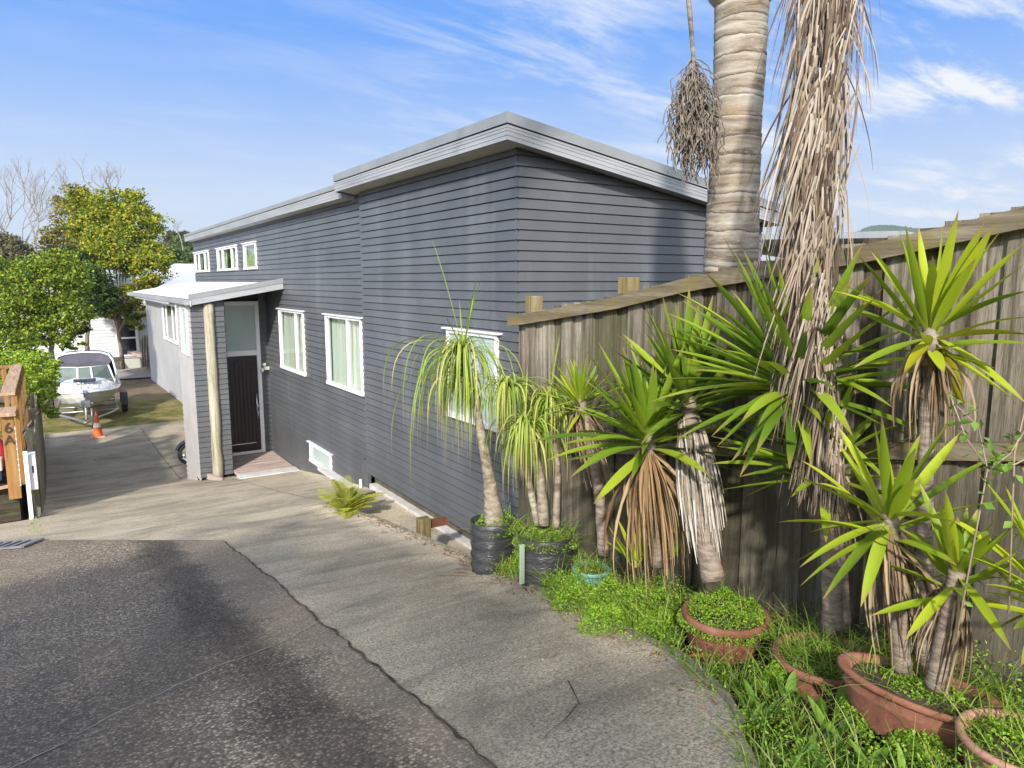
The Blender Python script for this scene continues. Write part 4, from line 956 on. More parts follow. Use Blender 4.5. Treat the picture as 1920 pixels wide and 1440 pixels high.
bb1 = at(922, 975, 6.05); bb2 = at(1023, 1000, 5.5)
bag('smaller black planter bag at the corner of the fence and the house wall', Vector((bb1.x, bb1.y, g(bb1.y) - .02)), .185, bb1.z - g(bb1.y) + .02, 3)
bag('larger black planter bag in the bed, right of the smaller bag', Vector((bb2.x, bb2.y, g(bb2.y) - .04)), .215, bb2.z - g(bb2.y) + .04, 7)
# timber kerb edging, stub post, fallen red sheet, slat
mb = MB(); ys_ = [1.7 + .22 * i for i in range(40)]
for a, b in zip(ys_[:-1], ys_[1:]):
    if b > 10.4: break
    P = [(kerb(y), y, g(y)) for y in (a, b)]
    A = [(P[0][0] + .002, a, g(a) - .16), (P[0][0] + .032, a, g(a) - .16), (P[0][0] + .032, a, g(a) + .022), (P[0][0] + .002, a, g(a) + .022)]
    B = [(P[1][0] + .002, b, g(b) - .16), (P[1][0] + .032, b, g(b) - .16), (P[1][0] + .032, b, g(b) + .022), (P[1][0] + .002, b, g(b) + .022)]
    for j in range(4): mb.poly([A[j], A[(j + 1) % 4], B[(j + 1) % 4], B[j]])
tag(mb.build('timber_edging', OLDW), 'low mossy timber board edging the concrete driveway along the plant bed', 'edging')
q = Vector((3.50, 7.25, -3.45)); T = thing('stub_post', 'short weathered timber stub post behind the driveway edging', 'post', q)
mb = MB(); mb.box((q.x - .07, q.y - .06, q.z), (q.x + .07, q.y + .06, g(7.25) + .16)); mb.build('post_body', m_wood('stub_wood', [(.05, .04, .025), (.15, .11, .06), (.30, .22, .11)], (.10, .10, .03), 3, 'z', .95, .5), T, bevel=.008)
mb = MB(); mb.box((q.x + .06, q.y - .02, g(7.25) + .02), (q.x + .30, q.y + .05, g(7.25) + .11)); mb.build('rusty_bracket', M('rust', [(.08, .025, .012), (.18, .055, .03)], 12, 5, .9), T)
mb = MB(); rn = random.Random(2); nx_, ny_ = 8, 10; V = []
for j in range(ny_ + 1):
    for i in range(nx_ + 1):
        x = 3.42 + .72 * i / nx_; y = 5.6 + 1.25 * j / ny_; V.append((x, y, -2.98 - .14 * (j / ny_) + .02 * math.sin(i * 2) + rn.uniform(-.01, .01)))
F = [(j * 9 + i, j * 9 + i + 1, j * 9 + i + 10, j * 9 + i + 9) for j in range(ny_) for i in range(nx_)]
o_ = fast('rusted_sheet', V, F, M('dark_red_rust', [(.055, .014, .010), (.11, .028, .018), (.15, .05, .03)], 10, 7, .9, .6, 40), None, None, True)
sm = o_.modifiers.new('t', 'SOLIDIFY'); sm.thickness = .02
tag(o_, 'dark red rusted sheet lying beside the footing below the house wall', 'sheet')
c_ = at(978, 1080, 5.2); mb = MB(); mb.box((c_.x - .015, c_.y - .01, c_.z - .06), (c_.x + .02, c_.y + .01, c_.z + .24)); tag(mb.build('marker_slat', M('pale_green_slat', [(.28, .36, .26), (.36, .44, .33)], 6, 3, .6), bevel=.002), 'pale green upright slat beside the larger black planter bag', 'slat')

# ------------------------------------------------------------------ weeds and foliage (vectorised)
def blades(N_, bases, L, W, az, lean, bend, seg=4):
    """many narrow grass blades"""
    ts = np.linspace(0, 1, seg + 1)[None, :]; hx, hy = np.cos(az)[:, None], np.sin(az)[:, None]
    r = L[:, None] * (np.sin(lean)[:, None] * ts + bend[:, None] * ts ** 2.2); z = L[:, None] * (np.cos(lean)[:, None] * ts - .55 * bend[:, None] * ts ** 2.6)
    P = np.stack([bases[:, 0:1] + hx * r, bases[:, 1:2] + hy * r, bases[:, 2:3] + z], -1)
    rot = az + np.random.RandomState(4).uniform(-.7, .7, len(az)); sx_ = -np.sin(rot)[:, None]; sy_ = np.cos(rot)[:, None]
    w_ = W[:, None] * (1 - ts ** 2.2) * .5 + .0004; S_ = np.stack([sx_ * w_, sy_ * w_, np.zeros_like(w_)], -1)
    V = np.stack([P - S_, P + S_], 2).reshape(-1, 3); n = len(az); k = 2 * (seg + 1)
    one = np.array([(2 * i, 2 * i + 1, 2 * i + 3, 2 * i + 2) for i in range(seg)])
    F = (one[None] + (np.arange(n) * k)[:, None, None]).reshape(-1, 4)
    u = np.array([[(0, i / seg), (1, i / seg), (1, (i + 1) / seg), (0, (i + 1) / seg)] for i in range(seg)]); U = np.tile(u.reshape(1, -1, 2), (n, 1, 1)).reshape(-1, 2)
    return V, F, U
def leaflets(C, size, upb=.6, seed=1, asp=.8, out=None):
    """small separate leaves, rhombic with a fold"""
    rs = np.random.RandomState(seed); n = len(C); nr = rs.normal(size=(n, 3)); nr[:, 2] = np.abs(nr[:, 2]) * 1 + upb
    if out is not None: nr += out
    nr /= np.linalg.norm(nr, axis=1)[:, None]; a = rs.normal(size=(n, 3)); a -= nr * (a * nr).sum(1)[:, None]; a /= np.linalg.norm(a, axis=1)[:, None] + 1e-9; b = np.cross(nr, a)
    s = size[:, None]; f = nr * s * .16
    V = np.stack([C - a * s * .55, C + b * s * .5 * asp - a * s * .05 + f, C + a * s * .55, C - b * s * .5 * asp - a * s * .05 + f], 1).reshape(-1, 3)
    F = np.array([(0, 1, 2, 3)])[None] + (np.arange(n) * 4)[:, None, None]; F = F.reshape(-1, 4)
    tri = np.concatenate([F[:, [0, 1, 2]], F[:, [0, 2, 3]]]); return V, tri
GRASS = leafmat('grass_blade', [(.10, .20, .02), (.16, .30, .03), (.25, .40, .045), (.33, .45, .07), (.42, .38, .17)], .35, .5)
GRASSD = leafmat('dry_grass', [(.30, .23, .11), (.40, .32, .17), (.22, .19, .08)], .2, .8)
CLOV = leafmat('parsley_leaf', [(.11, .25, .018), (.20, .38, .028), (.30, .48, .04), (.40, .52, .06)], .35, .5)
rs = np.random.RandomState(12)
def inbed(n, y0, y1, xo=0, xmax=3.37):
    y = rs.uniform(y0, y1, n); k = np.array([kerb(v) for v in y]); x = k + xo + rs.uniform(0, 1, n) * (xmax - k - xo)
    return x, y
def bz(x, y): return np.array([hgt(a, b) for a, b in zip(x, y)])
# tufts: clumped centres, avoiding the pots
pots_ = [(p1.x, p1.y, .25), (p2.x, p2.y, .23), (p3.x, p3.y, .30), (p4.x, p4.y, .2), (bb1.x, bb1.y, .2), (bb2.x, bb2.y, .24), (p5.x, p5.y, .14)]
def clear(x, y):
    m_ = np.ones(len(x), bool) & ~((abs(y - p2.y + .10) < .26) & (abs(x - p2.x + .18) < .20)) & ~((y > 1.95) & (y < 2.5) & (x < p1.x - .02) & (x > 2.64))
    for a, b, r in pots_: m_ &= (x - a) ** 2 + (y - b) ** 2 > r * r
    return m_
x1, y1 = inbed(400, .15, 2.2, -.04); x2, y2 = inbed(330, 2.2, 5.15, -.03); x = np.concatenate([x1, x2]); y = np.concatenate([y1, y2]); k_ = clear(x, y); x, y = x[k_], y[k_]
reps = 15; cx_ = np.repeat(x, reps) + rs.normal(0, .02, len(x) * reps); cy_ = np.repeat(y, reps) + rs.normal(0, .02, len(x) * reps)
cz_ = np.repeat(bz(x, y), reps); hh = np.repeat(rs.uniform(.5, 1.15, len(x)) * np.interp(y, [0, 1.8, 2.6, 5], [.25, .24, .27, .30]), reps) * rs.uniform(.45, 1.2, len(cx_))
n = len(cx_); V, F, U = blades(n, np.stack([cx_, cy_, cz_], -1), hh, rs.uniform(.003, .0075, n), rs.uniform(0, 6.283, n), rs.uniform(.05, .75, n), rs.uniform(.1, .75, n))
mk = np.repeat((V.reshape(n, -1, 3)[:, :, 0].max(1) < 3.39) | (cy_ > 5.2), 1)
keep = np.where(mk)[0]; Vn = V.reshape(n, -1, 3)[keep].reshape(-1, 3); seg_ = 4; kk = 10
one = np.array([(2 * i, 2 * i + 1, 2 * i + 3, 2 * i + 2) for i in range(seg_)]); Fn = (one[None] + (np.arange(len(keep)) * kk)[:, None, None]).reshape(-1, 4)
tag(fast('grass_weeds', Vn, Fn, GRASS, smooth=True), 'tangle of long green grass and weeds filling the bed along the fence', 'grass', kind='stuff')
# dry stalks near the fence
n = 900; x, y = inbed(n, .3, 5.1, .3); y += 0; k_ = clear(x, y); x, y = x[k_], y[k_]; n = len(x)
V, F, U = blades(n, np.stack([x, y, bz(x, y)], -1), rs.uniform(.15, .42, n), rs.uniform(.002, .004, n), rs.uniform(1.8, 4.5, n), rs.uniform(.1, .9, n), rs.uniform(.1, .8, n))
tag(fast('dry_stalks', V, F, GRASSD, smooth=True), 'thin straw-coloured dry stalks standing among the weeds', 'dry grass', kind='stuff')
# broad low leaves / clover carpet
def carpet(n, xs, ys, zs, hmin, hmax, s0, s1, seed):
    r_ = np.random.RandomState(seed); C = np.stack([xs, ys, zs + r_.uniform(hmin, hmax, len(xs))], -1)
    return leaflets(C, r_.uniform(s0, s1, len(xs)), .7, seed)
x, y = inbed(420, .2, 5.15, -.03); k_ = clear(x, y); x, y = x[k_], y[k_]
m_ = 70; jx = np.repeat(x, m_) + rs.normal(0, .045, len(x) * m_); jy = np.repeat(y, m_) + rs.normal(0, .045, len(x) * m_); k_ = (jx < 3.38)
hp = np.repeat(rs.uniform(.06, .17, len(x)) * np.interp(y, [0, 1.9, 2.3, 2.9, 4.2, 5], [1.5, 1.35, .9, 1.6, 1.7, 1.2]), m_); zz = np.repeat(bz(x, y), m_) + hp * rs.uniform(.3, 1, len(hp)) + .01
jx, jy, zz = jx[k_], jy[k_], zz[k_]; V, F = leaflets(np.stack([jx, jy, zz], -1), rs.uniform(.007, .019, len(jx)), .6, 3, .6)
tag(fast('clover_carpet', V, F, CLOV), 'low carpet of small round bright green weed leaves between the pots', 'ground cover', kind='stuff')
# broad dock leaves in the lower right corner
lv = Leaves(); rn = random.Random(6)
for k in range(60):
    y = rn.uniform(.4, 1.8); x = rn.uniform(kerb(y) + .02, 3.0)
    if any((x - a) ** 2 + (y - b) ** 2 < r * r for a, b, r in pots_): continue
    c0 = Vector((x, y, hgt(x, y) + .02))
    for j in range(rn.randint(2, 4)):
        ph = rn.uniform(0, 6.28); l = rn.uniform(.06, .12); t = c0 + Vector((math.cos(ph) * l, math.sin(ph) * l, rn.uniform(.04, .15)))
        lv.add(c0, t, rn.uniform(.032, .055), (0, 0, 1), .15, 7, .2)
tag(lv.build('dock_leaves', leafmat('dock_leaf', [(.07, .16, .02), (.14, .27, .035), (.24, .38, .05)], .3, .5), None), 'broad green dock leaves in the lower right weeds', 'weeds', kind='stuff')
# foliage growing in pots
def clump(name, label, c, r, n, h, s0, s1, seed, mat=CLOV, cat='herb', dome=1.0, sx=1, sy=1, rot=0, gr=0):
    r_ = np.random.RandomState(seed); T = thing(name, label, cat, c)
    a = r_.uniform(0, 6.283, n); q = np.sqrt(r_.uniform(0, 1, n)); lx = q * r * np.cos(a) * sx; ly = q * r * np.sin(a) * sy
    lump = .72 + .28 * np.sin(lx * 31 + seed) * np.sin(ly * 27 + 1) ; z = h * dome * (1 - q ** 2.6) * lump * (1 - .35 * r_.uniform(0, 1, n) ** 2) - .03 * q
    X = c.x + lx * math.cos(rot) - ly * math.sin(rot); Y = c.y + lx * math.sin(rot) + ly * math.cos(rot)
    V, F = leaflets(np.stack([X, Y, c.z + z], -1), r_.uniform(s0, s1, n) * .8, .5, seed, .62); fast('foliage', V, F, mat, T)
    if gr:
        a = r_.uniform(0, 6.283, gr); q = np.sqrt(r_.uniform(0, 1, gr)) * .85; lx = q * r * np.cos(a) * sx; ly = q * r * np.sin(a) * sy
        B = np.stack([c.x + lx * math.cos(rot) - ly * math.sin(rot), c.y + lx * math.sin(rot) + ly * math.cos(rot), np.full(gr, c.z - .02)], -1)
        V, F, U = blades(gr, B, r_.uniform(.08, .24, gr), r_.uniform(.003, .006, gr), r_.uniform(0, 6.283, gr), r_.uniform(.1, .9, gr), r_.uniform(.2, .9, gr)); fast('grass_blades', V, F, GRASS, T, None, True)
    return T
clump('parsley_clump', 'dense bright green parsley spilling over the large terracotta pot', p1 + Vector((0, 0, -.03)), .255, 9500, .16, .009, .018, 1, gr=60)
clump('weed_clump', 'mixed grass and clover growing in the round pot under the largest yucca', p2 + Vector((0, 0, -.035)), .20, 2400, .10, .010, .018, 2, GRASS, 'weeds', gr=420)
clump('weed_clump', 'sparse clover growing in the long oval planter', p3 + Vector((0, 0, -.04)), .15, 1900, .08, .010, .022, 3, CLOV, 'weeds', sx=.8, sy=1.75, rot=R_(9), gr=200)
clump('weed_clump', 'clover and grass in the small pot at the bottom right corner', p4 + Vector((0, 0, -.03)), .17, 2200, .10, .010, .02, 4, CLOV, 'weeds', gr=120)
clump('weed_clump', 'yellow-green weeds around the ponytail stems in the larger planter bag', bb2 + Vector((0, 0, -.04)), .26, 2600, .12, .012, .024, 5, GRASS, 'weeds', gr=520)
clump('weed_clump', 'leafy weeds sprouting from the smaller planter bag', bb1 + Vector((.05, 0, -.06)), .22, 1300, .16, .014, .03, 6, CLOV, 'weeds', gr=100)
clump('weed_clump', 'weeds in the teal pot', p5 + Vector((0, 0, -.08)), .11, 500, .06, .010, .02, 7, GRASS, 'weeds', gr=140)
for k, (x_, y_, D_, r_, h_) in enumerate(((1082, 1102, 4.72, .17, .27), (1150, 1100, 4.55, .20, .25), (1215, 1120, 4.35, .20, .25), (1135, 1160, 4.25, .17, .18), (1235, 1165, 4.1, .15, .16), (1640, 1350, 2.82, .15, .19), (1735, 1400, 2.58, .13, .17), (1462, 1275, 3.25, .10, .10))):
    c_ = at(x_, y_, D_); c_.z = g(c_.y) + .01
    clump('weed_clump', ['lush parsley-like weeds hiding the front of the teal pot', 'tall bright weeds right of the teal pot', 'tall bright weeds left of the parsley pot', 'low leafy weeds spilling towards the concrete below the teal pot', 'small leafy weeds at the left foot of the parsley pot', 'leafy weed clump hiding the left foot of the long planter', 'leafy weed clump hiding the middle foot of the long planter', 'small weed clump at the left foot of the pot under the largest yucca'][k], c_, r_, 2600, h_, .012, .026, 20 + k, CLOV, 'weeds', gr=60)
# twiggy climber by the right end of the fence
T = thing('climber', 'thin twiggy climber with small pale leaves on the fence at far right', 'climber', at(1850, 1150, 2.4)); mb = MB(); C = []
rn = random.Random(14)
for pts in ([(1800, 1180), (1835, 960), (1850, 880), (1830, 800), (1790, 755)], [(1852, 885), (1890, 850), (1925, 800)], [(1846, 870), (1810, 820), (1785, 745)], [(1890, 1150), (1900, 850), (1925, 770)], [(1850, 880), (1905, 870), (1960, 840)]):
    P = [at(a + rn.uniform(-5, 5), b, 2.28) for a, b in pts]; P = [Vector((min(q.x, 3.3), q.y, q.z)) for q in P]; mb.tube(P, [.0035, .003, .0025, .002, .0015][:len(P)], 5)
    for i in range(len(P) - 1):
        for j in range(7): C.append(P[i].lerp(P[i + 1], rn.random()) + Vector((rn.uniform(-.03, .03), rn.uniform(-.03, .03), rn.uniform(-.02, .03))))
mb.build('stem', M('pale_twig', [(.20, .15, .10), (.32, .26, .18)], 9, 3, .8), T, True); V, F = leaflets(np.array([[c.x, c.y, c.z] for c in C]), rs.uniform(.02, .042, len(C)), .4, 9, .7); fast('leaves', V, F, leafmat('climber_leaf', [(.12, .24, .03), (.24, .36, .06)], .3, .5), T)
# yellow-green fern at the edge of the drive
fb = Vector((3.38, 9.55, g(9.55) - .02)); T = thing('fern', 'yellow-green bracken fern growing at the driveway edge near the house', 'fern', fb)
FERN = leafmat('fern_leaf', [(.30, .40, .04), (.46, .52, .06), (.56, .56, .09), (.45, .34, .09)], .35, .5); lv = Leaves(); mb = MB(); rn = random.Random(15)
for k in range(34):
    ph = rn.uniform(0, 6.28); l = rn.uniform(.4, .8); d = Vector((math.cos(ph), math.sin(ph), 0)); el = rn.uniform(.45, 1.35)
    P = [fb + d * (l * math.cos(el) * u) + Vector((0, 0, l * (math.sin(el) * u - .35 * u * u))) for u in (0, .2, .4, .6, .8, 1)]
    if min(q.x for q in P) < 2.9: continue
    mb.tube(P, [.004, .0035, .003, .0025, .002, .001], 4)
    for j in range(56):
        u = .10 + .88 * j / 56; p, T_ = curve(P, u); sd = T_.cross(Vector((0, 0, 1))).normalized(); ll = (l * .30 * (1 - u) ** .8 + .02) * rn.uniform(.7, 1.1)
        for sg in (-1, 1): lv.add(p, p + sd * sg * ll + T_ * ll * .4 - Vector((0, 0, ll * .15)), .010, (0, 0, 1), .04, 3, .1)
mb.build('stem', FERN, T); lv.build('fronds', FERN, T)
# litter
n = 1500; y = rs.uniform(1.6, 10.2, n); k = np.array([kerb(v) for v in y]); x = k - np.abs(rs.normal(0, .10, n)) + .04; sel = rs.uniform(0, 1, n) < np.interp(y, [1.6, 3, 5.2, 6.2, 8.5, 9.6], [.25, .45, 1, .5, 1, .7]); x, y = x[sel], y[sel]
V, F = leaflets(np.stack([x, y, np.array([g(v) + .012 for v in y])], -1), rs.uniform(.012, .045, len(x)), 3, 5, .35); tag(fast('leaf_litter', V, F, leafmat('fallen_leaf', [(.10, .04, .018), (.20, .08, .04), (.28, .15, .08), (.36, .26, .15)], .05, .9)), 'reddish brown leaf litter and twigs along the driveway edge', 'leaf litter', kind='stuff')
n = 420; y = rs.uniform(1.2, 6.5, n); x = rs.uniform(1.5, 2.9, n); sel = x < np.array([kerb(v) for v in y]); x, y = x[sel], y[sel]
V, F = leaflets(np.stack([x, y, np.array([g(v) + .010 for v in y])], -1), rs.uniform(.006, .014, len(x)), 3, 6, .7); tag(fast('blossom_litter', V, F, leafmat('pale_petal', [(.50, .45, .28), (.60, .55, .40)], .05, .9)), 'tiny pale petals scattered over the concrete', 'petals', kind='stuff')
lv = Leaves(); a = Vector((2.62, 2.36, g(2.36) + .015)); lv.add(a, a + Vector((.10, -.08, .006)), .035, (0, 0, 1), .05, 6, .3, 'yucca'); tag(lv.build('fallen_leaf', M('orange_leaf', [(.34, .10, .02), (.45, .17, .04)], 20, 4, .7), None), 'single orange brown fallen leaf on the concrete by the kerb', 'leaf')
mb = MB()
for k in range(16):
    y = rn.uniform(2.6, 6.2); x = kerb(y) - rn.uniform(.02, .22); an = rn.uniform(1.1, 2.2); l = rn.uniform(.12, .4); mb.tube([(x, y, g(y) + .012), (x + math.cos(an) * l * .5 + .01, y + math.sin(an) * l * .5, g(y + math.sin(an) * l * .5) + .02), (x + math.cos(an) * l, y + math.sin(an) * l, g(y + math.sin(an) * l) + .012)], [.004, .004, .002], 5)
tag(mb.build('twigs', M('bare_twig', [(.14, .09, .06), (.28, .20, .14)], 12, 3, .9), smooth=True), 'thin dry twigs lying along the concrete edge', 'twigs', kind='stuff')
# ------------------------------------------------------------------ left boundary: retaining wall, deck rail, fence, hedge
LF = thing('old_paling_fence', 'old mossy grey paling fence on the left boundary below the hedge', 'fence', (-.36, 16, -4.2))
mb = MB(); rn = random.Random(31); y = 14.25
while y < 22.5:
    w_ = .145; mb.box((-.345, y, g(y) - .1), (-.325, y + w_ - .006, -2.52 + rn.uniform(-.05, .05))); y += w_
mb.build('paling', OLDW, LF)
for y in (14.22, 16.4, 18.6, 20.8): mb = MB(); mb.box((-.45, y - .05, g(y) - .2), (-.35, y + .06, -2.45)); mb.build('post', OLDW, LF)
mb = MB(); mb.box((-.395, 14.3, -2.85), (-.347, 22.4, -2.76)); mb.build('rail', OLDW, LF)
# retaining wall
RW = thing('retaining_wall', 'low dark timber retaining wall with a sloping cap at the foot of the numbered post', 'wall', (-1.4, 13.9, g(13.9)))
DKW = m_wood('dark_retaining_timber', [(.02, .018, .012), (.06, .05, .035), (.12, .10, .06)], (.08, .10, .03), 3, 'x', .95, .4)
mb = MB()
for k, (a, b) in enumerate(((0, .15), (.156, .30), (.306, .42))): mb.box((-3.2, 13.9, g(13.9) - .02 + a), (-.62, 13.95, g(13.9) - .02 + b))
mb.build('planks', DKW, RW)
mb = MB(); mb.beam((-3.2, 13.91, -3.62), (-.60, 13.91, -3.30), .09, .035); mb.build('cap', CAPW, RW)
# balustrade with the house number
DR = thing('timber_balustrade', 'orange-brown timber balustrade with weathered cap boards and a numbered end post', 'railing', (-.65, 13.85, -3.4))
mb = MB(); mb.box((-.745, 13.72, -3.5), (-.575, 13.83, -2.13)); pst = mb.build('end_post', TREATED, DR, bevel=.006)
mb = MB(); mb.box((-.77, 13.62, -2.13), (-.54, 14.35, -2.075)); mb.build('cap_board', CAPW, DR, bevel=.006)
mb = MB(); mb.box((-.76, 14.42, -1.90), (-.55, 19.3, -1.85)); mb.build('cap_board', CAPW, DR, bevel=.006)
mb = MB(); mb.box((-3.2, 19.12, -1.905), (-.765, 19.3, -1.852)); mb.build('cap_board', TREATED, DR, bevel=.006)
mb = MB()
for y in (14.45, 16.0, 17.6, 19.1): mb.box((-.62, y, -3.45), (-.53, y + .09, -1.905))
mb.box((-.60, 14.5, -2.02), (-.555, 19.1, -1.93)); mb.box((-.60, 14.5, -3.2), (-.555, 19.1, -3.1)); mb.build('side_frame', TREATED, DR)
mb = MB(); y = 14.62
while y < 19.0: mb.box((-.552, y, -3.3), (-.53, y + .09, -1.92)); y += .22
mb.build('baluster', TREATED, DR)
mb = MB(); x = -.85
while x > -3.2: mb.box((x - .09, 19.14, -3.3), (x, 19.18, -1.92)); x -= .2
mb.box((-3.2, 19.2, -2.05), (-.77, 19.25, -1.93)); mb.build('baluster', TREATED, DR)
def text(s_, loc, size, rx, rz, mat, parent, name, ext=.004):
    cu = bpy.data.curves.new(name, 'FONT'); cu.body = s_; cu.size = size; cu.extrude = ext; cu.align_x = 'CENTER'; cu.align_y = 'CENTER'; cu.offset = .002
    ob = bpy.data.objects.new(name, cu); COL.objects.link(ob); bpy.context.view_layer.update()
    me = bpy.data.meshes.new_from_object(ob.evaluated_get(bpy.context.evaluated_depsgraph_get())); bpy.data.objects.remove(ob)
    me.transform(Matrix.Translation(loc) @ Matrix.Rotation(rz, 4, 'Z') @ Matrix.Rotation(rx, 4, 'X')); me.materials.clear()
    o_ = bpy.data.objects.new(name, me); COL.objects.link(o_); me.materials.append(mat); o_.parent = parent; me.transform(Matrix.Translation(-ORG[parent.name])); return o_
NUM = M('dark_bronze_numeral', [(.035, .022, .016), (.07, .045, .03)], 9, 3, .5)
text('6', Vector((-.66, 13.71, -2.33)), .24, R_(90), 0, NUM, pst, 'house_number'); text('A', Vector((-.66, 13.71, -2.53)), .22, R_(90), 0, NUM, pst, 'house_number')
# fairy lights on the post edge
mb = MB()
for k in range(12): mb.box((-.58, 13.70, -2.35 - k * .085), (-.565, 13.715, -2.335 - k * .085))
mb.tube([(-.572, 13.708, -2.30), (-.572, 13.708, -3.30)], .003, 4); mb.build('light_string', WHITE, DR)
# meter box
MBX = thing('letterbox', 'white metal letterbox on a white post beside the old fence', 'letterbox', (-.47, 13.7, g(13.7)))
mb = MB(); mb.box((-.50, 13.62, g(13.6) - .1), (-.44, 13.68, -2.72)); mb.build('post', WHITE, MBX, bevel=.003)
mb = MB(); mb.box((-.50, 13.69, -3.38), (-.34, 13.98, -2.80)); mb.build('box_body', WHITE, MBX, bevel=.006)
mb = MB(); mb.box((-.40, 13.684, -3.1), (-.375, 13.70, -2.98)); mb.build('lock', BLACK, MBX)
# things on the bank
c0 = Vector((-.98, 14.9, -3.3)); T = thing('red_bag', 'red plastic sack with white print slumped behind the numbered post', 'bag', c0)
mb = MB(); mb.lathe(c0, [(.16, 0), (.25, .10), (.27, .28), (.22, .48), (.12, .62), (.05, .70)], 24, 1, .6, 0, .08, 4); mb.build('bag_body', M('red_plastic', [(.30, .015, .03), (.48, .04, .07)], 5, 4, .4, .4, 12), T, True)
mb = MB(); mb.beam(c0 + Vector((-.05, -.172, .12)), c0 + Vector((.02, -.15, .50)), .035, .012, (0, -1, 0)); mb.build('print_stripe', WHITE, T)
c0 = Vector((-1.02, 14.45, -3.30)); T = thing('storage_tub', 'pale storage tub with a dark blue base beside the red sack', 'tub', c0)
mb = MB(); mb.box((c0.x - .22, c0.y - .2, c0.z + .17), (c0.x + .20, c0.y + .2, c0.z + .34)); mb.build('tub_top', M('beige_plastic', [(.48, .40, .33), (.56, .48, .42)], 4, 2, .5), T, bevel=.015)
mb = MB(); mb.box((c0.x - .2, c0.y - .18, c0.z), (c0.x + .18, c0.y + .18, c0.z + .168)); mb.build('tub_base', M('navy_plastic', [(.01, .02, .06), (.03, .05, .11)], 4, 2, .4), T, bevel=.015)
# drain grating
dc = Vector((-.62, 11.0, g(11.0) + .012)); T = thing('drain_grate', 'galvanised slotted drain grate set at the corner of the asphalt', 'drain grate', dc)
mb = MB(); a = Vector((-.31, 11.26, 0)); d = Vector((-.75, .36, 0)).normalized(); nn = Vector((-.43, -.9, 0)).normalized(); Lg, Wg = 1.1, .42
d = (Vector((-.85, 11.55, 0)) - Vector((-.28, 11.2, 0))).normalized(); nn = Vector((d.y, -d.x, 0)) * -1
def gp(u, v, h=0): q = Vector((-.28, 11.22, 0)) + d * u + nn * v; return Vector((q.x, q.y, g(q.y) + .030 + h))
for v in (0, Wg): mb.beam(gp(0, v), gp(Lg, v), .03, .025)
for u in (0, Lg): mb.beam(gp(u, 0), gp(u, Wg), .03, .025)
k = .06
while k < Lg: mb.beam(gp(k, 0), gp(k, Wg), .05, .02); k += .125
mb.build('grate_bars', M('zinc', [(.20, .20, .22), (.30, .30, .32)], 9, 3, .4, 0, 20, None, .5, .4), T)
mb = MB(); mb.poly([gp(0, 0, -.016), gp(Lg, 0, -.016), gp(Lg, Wg, -.016), gp(0, Wg, -.016)]); mb.build('drain_pit', DARK, T)
# weeds in the joint near the post
n = 90; x = rs.normal(-.42, .05, n); y = rs.uniform(11.7, 13.6, n); V, F = leaflets(np.stack([x, y, np.array([g(v) + .03 for v in y])], -1), rs.uniform(.01, .03, n), .5, 8); tag(fast('joint_weeds', V, F, CLOV), 'small weeds growing in the joint beside the letterbox post', 'weeds', kind='stuff')

# ------------------------------------------------------------------ trees
def crown_pts(blobs, n, rs_, clump=.16, shell=.45, per=60):
    ext = []
    for (c, rx, ry, rz) in blobs:                                # uneven outline: smaller boughs pushed out of each mass
        ext.append((c, rx * .95, ry * .95, rz * .95))
        for _ in range(4):
            d = rs_.normal(size=3); d /= np.linalg.norm(d); f = rs_.uniform(.75, 1.12); q = rs_.uniform(.28, .48)
            ext.append((tuple(np.array(c) + d * f * np.array([rx, ry, rz]) * .85), rx * q, ry * q, rz * q * .8))
    blobs = ext
    vol = np.array([b[1] * b[2] * b[3] for b in blobs]) ** .8; vol /= vol.sum(); out = []
    for (c, rx, ry, rz), v in zip(blobs, vol):
        k = max(4, int(n * v / per)); d = rs_.normal(size=(k, 3)); d /= np.linalg.norm(d, axis=1)[:, None]; r = rs_.uniform(shell, 1, (k, 1)) ** .6
        cc = np.array(c) + d * r * np.array([rx, ry, rz]); m_ = int(n * v / k)
        s_ = (rx * ry * rz) ** (1 / 3) * clump * rs_.uniform(.6, 1.4, (k, 1, 1)); p = cc[:, None, :] + rs_.normal(size=(k, m_, 3)) * s_ * np.array([1, 1, .55]); out.append(p.reshape(-1, 3))
    return np.concatenate(out)
def limbs(mb, base, top, r0, targets, rn):
    base = Vector(base); top = Vector(top); P = [base.lerp(top, i / 6) + Vector((rn.uniform(-.06, .06), rn.uniform(-.06, .06), 0)) * (i > 0) for i in range(7)]
    mb.tube(P, [r0 * (1 - .09 * i) for i in range(7)], 9)
    for t in targets:
        s0 = P[rn.randint(3, 6)]; t = Vector(t); md = s0.lerp(t, .5) + Vector((rn.uniform(-.2, .2), rn.uniform(-.2, .2), .15)); mb.tube([s0, md, t], [r0 * .42, r0 * .26, r0 * .08], 6)
def tree(name, label, base, top, r0, blobs, n, ls, cols, seed, cat='tree', trans=.3, bark=None, group=None, per=60, clump=.16):
    rs_ = np.random.RandomState(seed); rn = random.Random(seed); T = thing(name, label, cat, base, group)
    P = crown_pts(blobs, int(n * (1.0 if name == 'boundary_tree' else 1.75)), rs_, clump, per=per); V, F = leaflets(P, rs_.uniform(ls * .6, ls * 1.3, len(P)), .3, seed, .75)
    if isinstance(cols, list): cols = leafmat(name + '_foliage', cols, trans, .55, None, .3)
    fast('crown', V, F, cols, T)
    mb = MB(); limbs(mb, base, top, r0, [b[0] for b in blobs] + [(b[0][0] + rn.uniform(-.5, .5) * b[1], b[0][1], b[0][2] + .5 * b[3]) for b in blobs], rn)
    mb.build('trunk', bark or BARK, T, True); return T
BARK = M('tree_bark', [(.07, .055, .04), (.17, .14, .10), (.26, .22, .17)], 6, 6, .9, .6, 20, (1, 1, .4))
